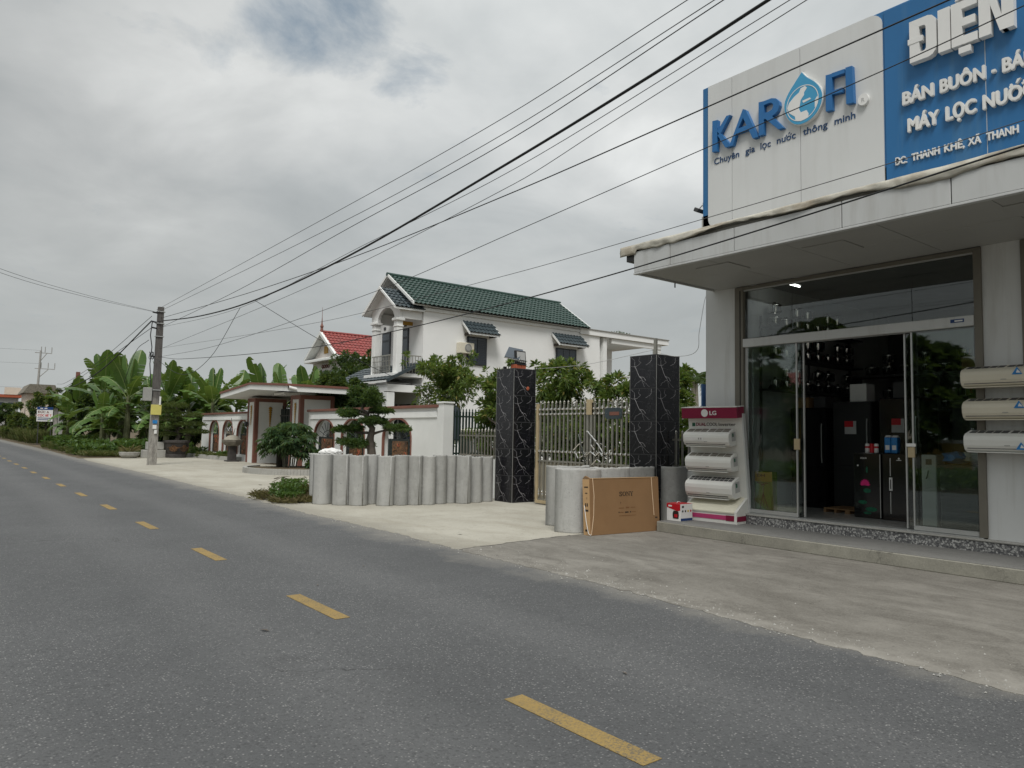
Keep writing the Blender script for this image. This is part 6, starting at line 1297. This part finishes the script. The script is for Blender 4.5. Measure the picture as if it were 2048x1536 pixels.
# trees behind the porch and between the houses
for lb, x, y, h, r, n in (('dark dense tree in front of the red roofed house', 19.5, 40.0, 6.4, 2.2, 9500), ('dark round tree between the porch roof and the white house', 17.4, 37.0, 4.9, 1.9, 7000), ('dark leafy tree right behind the porch roof', 15.2, 34.6, 4.3, 1.7, 7500), ('dark shrub behind the wall right of the porch', 14.8, 31.0, 4.0, 1.5, 7000), ('dark shrub behind the wall near the house corner', 14.3, 28.2, 3.2, 1.1, 4500)):
    shrub(lb, x, y, h, r, n, 'leaf_dark', .22, .10, 'bark_dark', 'dark_tree', 'dark trees behind the porch', .2, 'tree', 12)
for lb, x, y, h, r, n in (('rounded green tree behind the left roadside board', 8.4, 82, 5.2, 2.0, 4500), ('low bushy tree at the far left edge of the verge', 7.4, 97, 4.2, 1.6, 3500), ('rounded bush before the far orange parapet house', 7.2, 112, 4.4, 1.9, 3500), ('dark bush between the verge and the roadside board', 8.3, 88, 4.0, 1.6, 3500), ('dark green tree left of the tallest bananas', 8.8, 66, 5.0, 1.6, 5000), ('dark tree growing through the tallest bananas', 9.3, 60, 5.8, 1.6, 5000), ('yellowish green bushy tree above the roadside board', 8.9, 74, 5.0, 1.5, 4500), ('dark tree filling the gaps behind the leftmost bananas', 9.8, 63, 4.2, 2.2, 5000), ('dark tree filling the gaps just left of the pole', 10.6, 60, 4.2, 2.2, 5000), ('dark tree filling the gaps right of the pole', 13.2, 54.5, 4.0, 2.2, 5000), ('dark tree behind the pine bonsai', 11.6, 50.5, 3.2, 1.7, 4500), ('dark filler tree behind the pole', 12.5, 58, 4.6, 2.2, 5000), ('dark tree behind the left arches', 14.8, 52, 4.6, 2.0, 4500), ('dark tree between bananas and porch', 17.8, 46, 4.4, 1.9, 4500), ('grey green tree behind the far brown roof', 13.5, 100, 6.3, 2.4, 3500)):
    shrub(lb, x, y, h, r, n, 'leaf_mixed' if 'yellow' in lb or 'green tree behind' in lb or 'low bushy' in lb else 'leaf_dark', .30, .13, 'bark_dark', 'roadside_tree', 'trees along the roadside', .1, 'tree', 12)
# cloud-pruned bonsai before the arches
bt = thing('bonsai_tree', 'cloud pruned bonsai tree in an orange pot before the arched wall', 'bonsai', (9.0, 17.25, 0))
MB().lathe([(.22, 0), (.32, .1), (.40, .45), (.44, .52), (.44, .60), (.36, .62)], (-.1, .1, 0), 20).build('pot', 'clay', bt); m = MB()
m.tube([(0, 0, .55), (-.02, 0, .95), (-.09, -.02, 1.35), (-.05, -.05, 1.62), (-.19, 0, 1.78), (-.18, 0, 2.0), (-.3, .08, 2.10), (-.25, 0, 2.35)], [.13, .12, .10, .085, .075, .06, .045, .03], 8)
for P in ([(-.08, 0, 1.45), (.15, -.2, 1.55), (.42, -.45, 1.60)], [(-.15, 0, 1.5), (-.35, .2, 1.5), (-.55, .3, 1.55)], [(-.2, 0, 1.95), (-.4, .2, 2.0), (-.55, .32, 1.97)], [(-.2, 0, 2.0), (0, -.15, 2.08)], [(-.05, 0, 1.1), (-.3, .15, 1.15)]): m.tube(P, [.045, .03, .012][:len(P)], 6)
m.build('trunk', 'bark', bt)
for c, r, n in (((-.24, 0, 2.42), (.46, .42, .27), 5200), ((.06, -.16, 2.07), (.36, .3, .10), 2000), ((-.56, .3, 1.99), (.42, .34, .13), 2600), ((-.04, -.1, 1.80), (.40, .36, .15), 3000), ((.46, -.46, 1.63), (.36, .30, .11), 2000), ((-.54, .32, 1.58), (.40, .34, .11), 2300), ((-.34, .18, 1.20), (.50, .42, .15), 3200)):
    q, d = [], []
    for kk in range(16):
        a = random.uniform(0, 6.28); f = math.sqrt(random.random()); cc = (c[0]+r[0]*.78*f*math.cos(a), c[1]+r[1]*.78*f*math.sin(a), c[2]+r[2]*random.uniform(-.35, .45)); g = random.uniform(.28, .48)
        q_, d_ = cloud_pts(cc, (r[0]*g, r[1]*g, r[2]*random.uniform(.35, .75)), n//18, .3); q.append(q_); d.append(d_)
    q = np.concatenate(q); d = np.concatenate(d); d[:, 2] = np.abs(d[:, 2])*.5+.15; leaves('foliage_pad', 'leaf_bonsai', q, d+RNG.normal(size=d.shape)*.45, .085, .034, bt)
# pine bonsai in the painted bowl
pt = thing('pine_bonsai', 'layered pine bonsai in a black bowl with orange motif behind the pole', 'bonsai', (10.2, 41.6, 0))
pot = MB().lathe([(.40, 0), (.44, .06), (.42, .12), (.56, .55), (.62, .78), (.66, .80), (.66, .90), (.56, .92)], (0, 0, .0), 22).build('bowl', 'stone_dark', pt); MB().lathe([(.47, -.18), (.50, -.15), (.50, .0), (.44, .02)], (0, 0, .18), 20).build('bowl_stand', 'stone_dark', pt)
for a in (-1.1, -2.05, -.1): MB().prism([(.24*math.cos(b)*(1+.3*math.sin(5*b)), .15*math.sin(b)*(1+.25*math.cos(4*b))) for b in np.linspace(0, 2*PI, 19)[:-1]], -.02, .02, 1).build('painted_motif', 'grille_gold', pot, M=Matrix.Translation((.555*math.cos(a), .555*math.sin(a), .5)) @ Matrix.Rotation(a+PI/2, 4, 'Z') @ Matrix.Rotation(.3, 4, 'X'))
m = MB(); m.tube([(0, 0, .85), (.1, 0, 1.2), (-.05, 0, 1.7), (.0, 0, 2.2), (-.1, 0, 2.7)], [.14, .12, .09, .06, .03], 7)
for k in range(7): a = 2.4*k; m.tube([(0, 0, 1.15+.2*k), (.5*math.cos(a), .5*math.sin(a), 1.2+.2*k), (.9*math.cos(a), .9*math.sin(a), 1.15+.2*k)], [.04, .03, .015], 5)
m.build('trunk', 'bark_dark', pt)
for c, r in (((-.15, 0, 2.75), (.6, .6, .16)), ((-.5, .2, 2.42), (.65, .6, .14)), ((.45, -.2, 2.25), (.75, .6, .14)), ((-.45, .2, 2.0), (.8, .6, .14)), ((.55, -.2, 1.78), (.85, .6, .14)), ((-.65, .2, 1.6), (.8, .6, .14)), ((.8, -.3, 1.38), (.75, .55, .13)), ((-.55, .2, 1.22), (.7, .5, .12))):
    q, d = cloud_pts(c, r, 1100, .5); d[:, 2] = np.abs(d[:, 2])*.6+.2; leaves('foliage_pad', 'leaf_pine', q, d+RNG.normal(size=d.shape)*.4, .16, .022, pt)
# palmate shrub with pale canes
ps = thing('papaya_shrub', 'dark green shrub with lobed papaya-like leaves and pale canes before the porch', 'shrub', (10.65, 27.2, 0.1))
for k in range(9):
    a = random.uniform(0, 6.28); b = random.uniform(.05, .3); MB().tube([(b*math.cos(a), b*math.sin(a), 0), (b*1.3*math.cos(a), b*1.3*math.sin(a), .6), (b*1.6*math.cos(a+.4), b*1.6*math.sin(a+.4), 1.15)], [.028, .024, .018], 6).build('cane', 'bark_pale', ps)
def palmate():
    m = MB()
    for k in range(7):
        a = rad(-105+35*k); L = .30*(1-.25*abs(k-3)/3); d = Vector((math.sin(a), math.cos(a), 0)); s = Vector((d.y, -d.x, 0))
        m.add([(0, 0, 0), d*L*.5+s*.035+Vector((0, 0, .02)), d*L+Vector((0, 0, -.06)), d*L*.5-s*.035+Vector((0, 0, .02))], [(0, 1, 2), (0, 2, 3)])
    return m.mesh('leaf', 'leaf_papaya')
PM = palmate()
for k in range(190):
    a = random.uniform(0, 6.28); e = random.uniform(-.75, 1.15); R0 = random.uniform(.55, 1.05); c = Vector((R0*math.cos(a)*math.cos(e), R0*math.sin(a)*math.cos(e), 1.0+R0*math.sin(e)*.8))
    o = link('leaf', PM, ps, loc=c, rot=(random.uniform(-.5, .1)-.3, random.uniform(-.4, .4), math.atan2(-math.cos(a), math.sin(a))+random.uniform(-.6, .6)))
    f = random.uniform(.9, 1.35); o.scale = (f, f, f)
q, d = cloud_pts((0, 0, 1.15), (.55, .55, .5), 700, .2); leaves('inner_foliage', 'leaf_papaya', q, d, .18, .06, ps)
m = MB(); m.tube([(-.2, .3, 0), (-.2, .32, 1.0)], .13, 8); m.build('old_trunk', 'bark_dark', ps)
shrub('low dark plant in the round planter beside the canes', 11.3, 25.9, .75, .55, 1500, 'leaf_papaya', .16, .08, 'bark', 'planter_plant', None, .1, 'plant', 6)
# stone basin
bb = thing('stone_basin', 'stone bonsai basin on a dark square pedestal before the left arches', 'planter', (11.4, 36.2, 0)); MB().box(-.17, .17, -.17, .17, .04, .74, None, .02).build('pedestal', 'stone_dark', bb); MB().box(-.28, .28, -.28, .28, 0, .06, None, .01).build('foot', 'stone_dark', bb); MB().lathe([(.24, 0), (.42, .08), (.50, .2), (.52, .3), (.44, .31)], (0, 0, .741), 8).build('basin', 'stone', bb)
m = MB(); m.lathe([(.40, 0), (.3, .12), (.15, .2), (.03, .22)], (0, 0, 1.05), 9); m.build('rockery', 'bark_pale', bb)
m = MB(); m.tube([(-.05, 0, 1.2), (-.15, .02, 1.5), (-.05, 0, 1.75), (-.1, 0, 2.1)], [.04, .03, .02, .01], 6); m.tube([(-.13, 0, 1.48), (-.3, .05, 1.7), (-.32, 0, 1.95)], [.025, .015, .008], 5); m.tube([(.0, 0, 1.2), (.1, 0, 1.6)], [.03, .01], 5); m.build('bare_bonsai', 'bark', bb)
# bed plants, weeds, debris
def weeds(name, label, cat, mat, pts, n, L, W, spread, up=1.0, kind=None):
    P = []; D_ = []
    for (x, y, r, h) in pts:
        k = n//len(pts); a = RNG.uniform(0, 6.28, k); rr = r*np.sqrt(RNG.uniform(0, 1, k)); P.append(np.stack([x+rr*np.cos(a), y+rr*np.sin(a), RNG.uniform(0, h, k)], 1)); D_.append(np.stack([RNG.normal(0, spread, k), RNG.normal(0, spread, k), up+RNG.uniform(0, .5, k)], 1))
    o = leaves(name, mat, np.concatenate(P), np.concatenate(D_), L, W, None, .1, .25)
    if kind: o['kind'] = kind
    else: pass
    o['label'] = label; o['category'] = cat; return o
weeds('bed_grass', 'low grass and creeping plants in the bed under the left arches', 'grass', 'grass', [(11.65, 38, .3, .15), (11.6, 39.5, .35, .2), (11.5, 41, .4, .2), (11.4, 43, .45, .2), (11.3, 45, .5, .2)], 3500, .28, .03, .6, 1, 'stuff')
weeds('bed_plants', 'broad leaved plants at the foot of the left arches', 'plants', 'leaf_weed', [(11.7, 38.6, .25, .35), (11.5, 42.2, .4, .5), (11.3, 44.5, .5, .7)], 1100, .2, .09, .9, .6, 'stuff')
weeds('verge_shrubs', 'tangle of low green plants under the bananas at the roadside', 'plants', 'leaf_weed', [(7.2, 46, 1.1, .5), (8.4, 45, 1.0, .7), (7.4, 50, 1.1, .7), (7.5, 55, 1.2, .9), (7.9, 60, 1.2, .8), (7.4, 64, .9, .8), (9.2, 46.5, 1.0, .8)], 9000, .30, .11, .9, .7, 'stuff')
weeds('verge_grass', 'rough grass along the road edge under the bananas', 'grass', 'grass', [(6.9, 44, .9, .1), (6.7, 47, .8, .15), (6.8, 51, .8, .2), (6.9, 56, .9, .2), (7, 61, .9, .3), (8.3, 43.6, .9, .1)], 9000, .35, .03, .6, 1, 'stuff')
weeds('tall_grass', 'tall pale wild grass on the verge at the left edge', 'grass', 'grass', [(7.3, 74, 1.0, .5), (7.2, 80, 1.1, .7), (7.3, 88, 1.2, .8), (7.4, 97, 1.3, .9), (7.4, 106, 1.4, 1.0), (8.4, 84, 1.4, .8)], 16000, .85, .035, .35, 1.2, 'stuff')
weeds('weed_clump', 'bright green weed clump at the road edge left of the concrete channels', 'weeds', 'leaf_weed', [(6.15, 15.6, .40, .36), (6.38, 15.9, .3, .42), (6.0, 15.2, .25, .2)], 4200, .09, .035, .8, .6)
weeds('dry_grass', 'straw coloured dry grass round the green weed clump', 'grass', 'straw', [(5.95, 15.1, .35, .05), (6.3, 15.1, .3, .06), (5.85, 16.1, .3, .12), (6.55, 15.6, .2, .25)], 1600, .22, .012, .8, .7, 'stuff')
db = thing('brush_pile', 'small pile of dry branches and roots behind the weed clump', 'branches', (6.55, 16.3, 0))
for k in range(16):
    a = random.uniform(0, 6.28); L = random.uniform(.25, .6); z = random.uniform(.05, .42); p = Vector((random.uniform(-.35, .35), random.uniform(-.35, .35), z)); d = Vector((math.cos(a), math.sin(a), random.uniform(-.3, .2)))*L; MB().tube([p-d*.5, p+Vector((0, 0, .05)), p+d*.5], [.012, .018, .008], 5).build('branch', 'bark_pale' if k % 2 else 'bark', db)
# low blocks and a bowl of spiky leaves near the pole
bk = thing('concrete_blocks', 'low grey concrete blocks stacked behind the utility pole', 'blocks', (8.6, 41.6, 0))
for k, (x, z, w) in enumerate(((0, 0, 1.1), (1.15, 0, .9), (.2, .42, .8), (1.1, .42, .8))): MB().box(x, x+w, 0, .5, z, z+.4, None, .02).build('block', 'kerb', bk)
sp = thing('spiky_plant', 'silvery spiky plant in a low grey bowl left of the pole', 'plant', (7.9, 41.2, 0)); MB().lathe([(.3, 0), (.46, .15), (.5, .3), (.42, .31)], (0, 0, 0), 14).build('bowl', 'kerb', sp); k = 60; a = RNG.uniform(0, 6.28, k); leaves('foliage', 'straw', np.stack([.1*np.cos(a), .1*np.sin(a), np.full(k, .3)], 1), np.stack([np.cos(a), np.sin(a), RNG.uniform(.4, 1.4, k)], 1), .6, .05, sp)
gp = thing('concrete_ring', 'grey concrete ring under the bananas at the road edge', 'ring', (8.6, 57, 0)); MB().lathe([(.62, 0), (.62, .75), (.52, .75), (.52, .1)], (0, 0, 0), 18).build('wall', 'kerb', gp)
# areca palms right of the pillar
def palm(label, x, y, H, nf=8, L=1.35):
    t = thing('palm_tree', label, 'palm', (x, y, 0), 0, 'slim palms'); MB().tube([(0, 0, 0), (.08, 0, H*.5), (0, 0, H-.6)], [.10, .075, .06], 7).build('trunk', 'bark_pale', t)
    for k in range(nf):
        a = 2.4*k; el = random.uniform(.2, 1.2); P = []; p = Vector((0, 0, H-.6)); e = el
        for i in range(9): P.append(p.copy()); p = p+Vector((math.cos(a)*math.cos(e), math.sin(a)*math.cos(e), math.sin(e)))*L/8; e -= .22
        pts = []; dr = []
        for i in range(1, 9):
            for j in range(4):
                q_ = P[i-1].lerp(P[i], j/4); t_ = (P[i]-P[i-1]).normalized(); s_ = t_.cross(Vector((0, 0, 1))).normalized()
                for sd in (-1, 1): pts.append(q_); dr.append(s_*sd+t_*.6+Vector((0, 0, -.15)))
        fr = leaves('frond', 'palm', np.array([list(v) for v in pts]), np.array([list(v) for v in dr]), .34*L/1.5, .022*L/1.5, t, .1, .3)
palm('slim palm between the right pillar and the shop, left one', 19.6, 15.3, 4.0); palm('slim palm between the right pillar and the shop, right one', 21.2, 16.4, 4.1)
shrub('low green tree below the slim palms', 19.4, 14.4, 2.2, 1.2, 3500, 'leaf_mixed', .2, .08, 'bark', 'shrub', 'shrubs behind the gate')

# ================================================================== ACROSS THE ROAD (seen mirrored in the shop glass)
weeds('far_verge', 'green verge across the road, mirrored in the shop glass', 'grass', 'leaf_weed', [(-5.2, 4+3*k, 1.6, .5) for k in range(10)], 9000, .4, .12, .7, .8, 'stuff')
ow = thing('opposite_wall', 'low yellow wall across the road, mirrored in the shop glass', 'wall', (-7.6, 6, 0)); MB().box(-.1, .1, 0, 8, 0, 1.5).build('wall_panel', 'yellow_wall', ow); MB().box(-.16, .16, -.05, 8.05, 1.5, 1.62).build('coping', 'pink_white', ow)
for k in range(5): MB().box(-.15, .17, 1.95*k, 1.95*k+.25, 0, 1.499).build('pier', 'pink_white', ow)
oh = thing('opposite_house', 'cream house with red eaves across the road, mirrored in the shop glass', 'house', (-13, 16.5, 0)); MB().box(-6, 0, 0, 8, 0, 4.2).build('wall', 'cream_house', oh); MB().prism([(-6.6, 4.2), (.7, 4.2), (-2.9, 5.2)], -.5, 8.5, 1).build('roof', 'tile_red', oh); MB().box(0, .9, -.2, 8.2, 3.7, 3.95).build('veranda_roof', 'brown_trim', oh)
for k in range(4): MB().box(.5, .8, .4+2.3*k, .7+2.3*k, 0, 3.69).build('veranda_post', 'yellow_wall', oh); MB().box(.001, .06, 1.0+2*k, 1.9+2*k, 1.0, 2.9).build('window', 'window_glass', oh)
for lb, x, y, h, r, n in (('broad tree across the road, mirrored in the left shop pane', -7.6, 18.6, 5.6, 2.6, 6000), ('tree across the road, mirrored in the right shop pane', -8.3, 11.5, 5.4, 2.4, 6000), ('third tree across the road behind the viewer', -9.5, 4.5, 5.0, 2.4, 4500), ('fourth tree across the road left of the broad tree', -9.5, 29, 5.4, 2.6, 4500)):
    shrub(lb, x, y, h, r, n, 'leaf_dark', .42, .18, 'bark_dark', 'opposite_tree', 'trees across the road', .25, 'tree', 14)
palm('palm across the road, mirrored in the shop glass', -8.2, 15.5, 6.4, 14, 2.4)
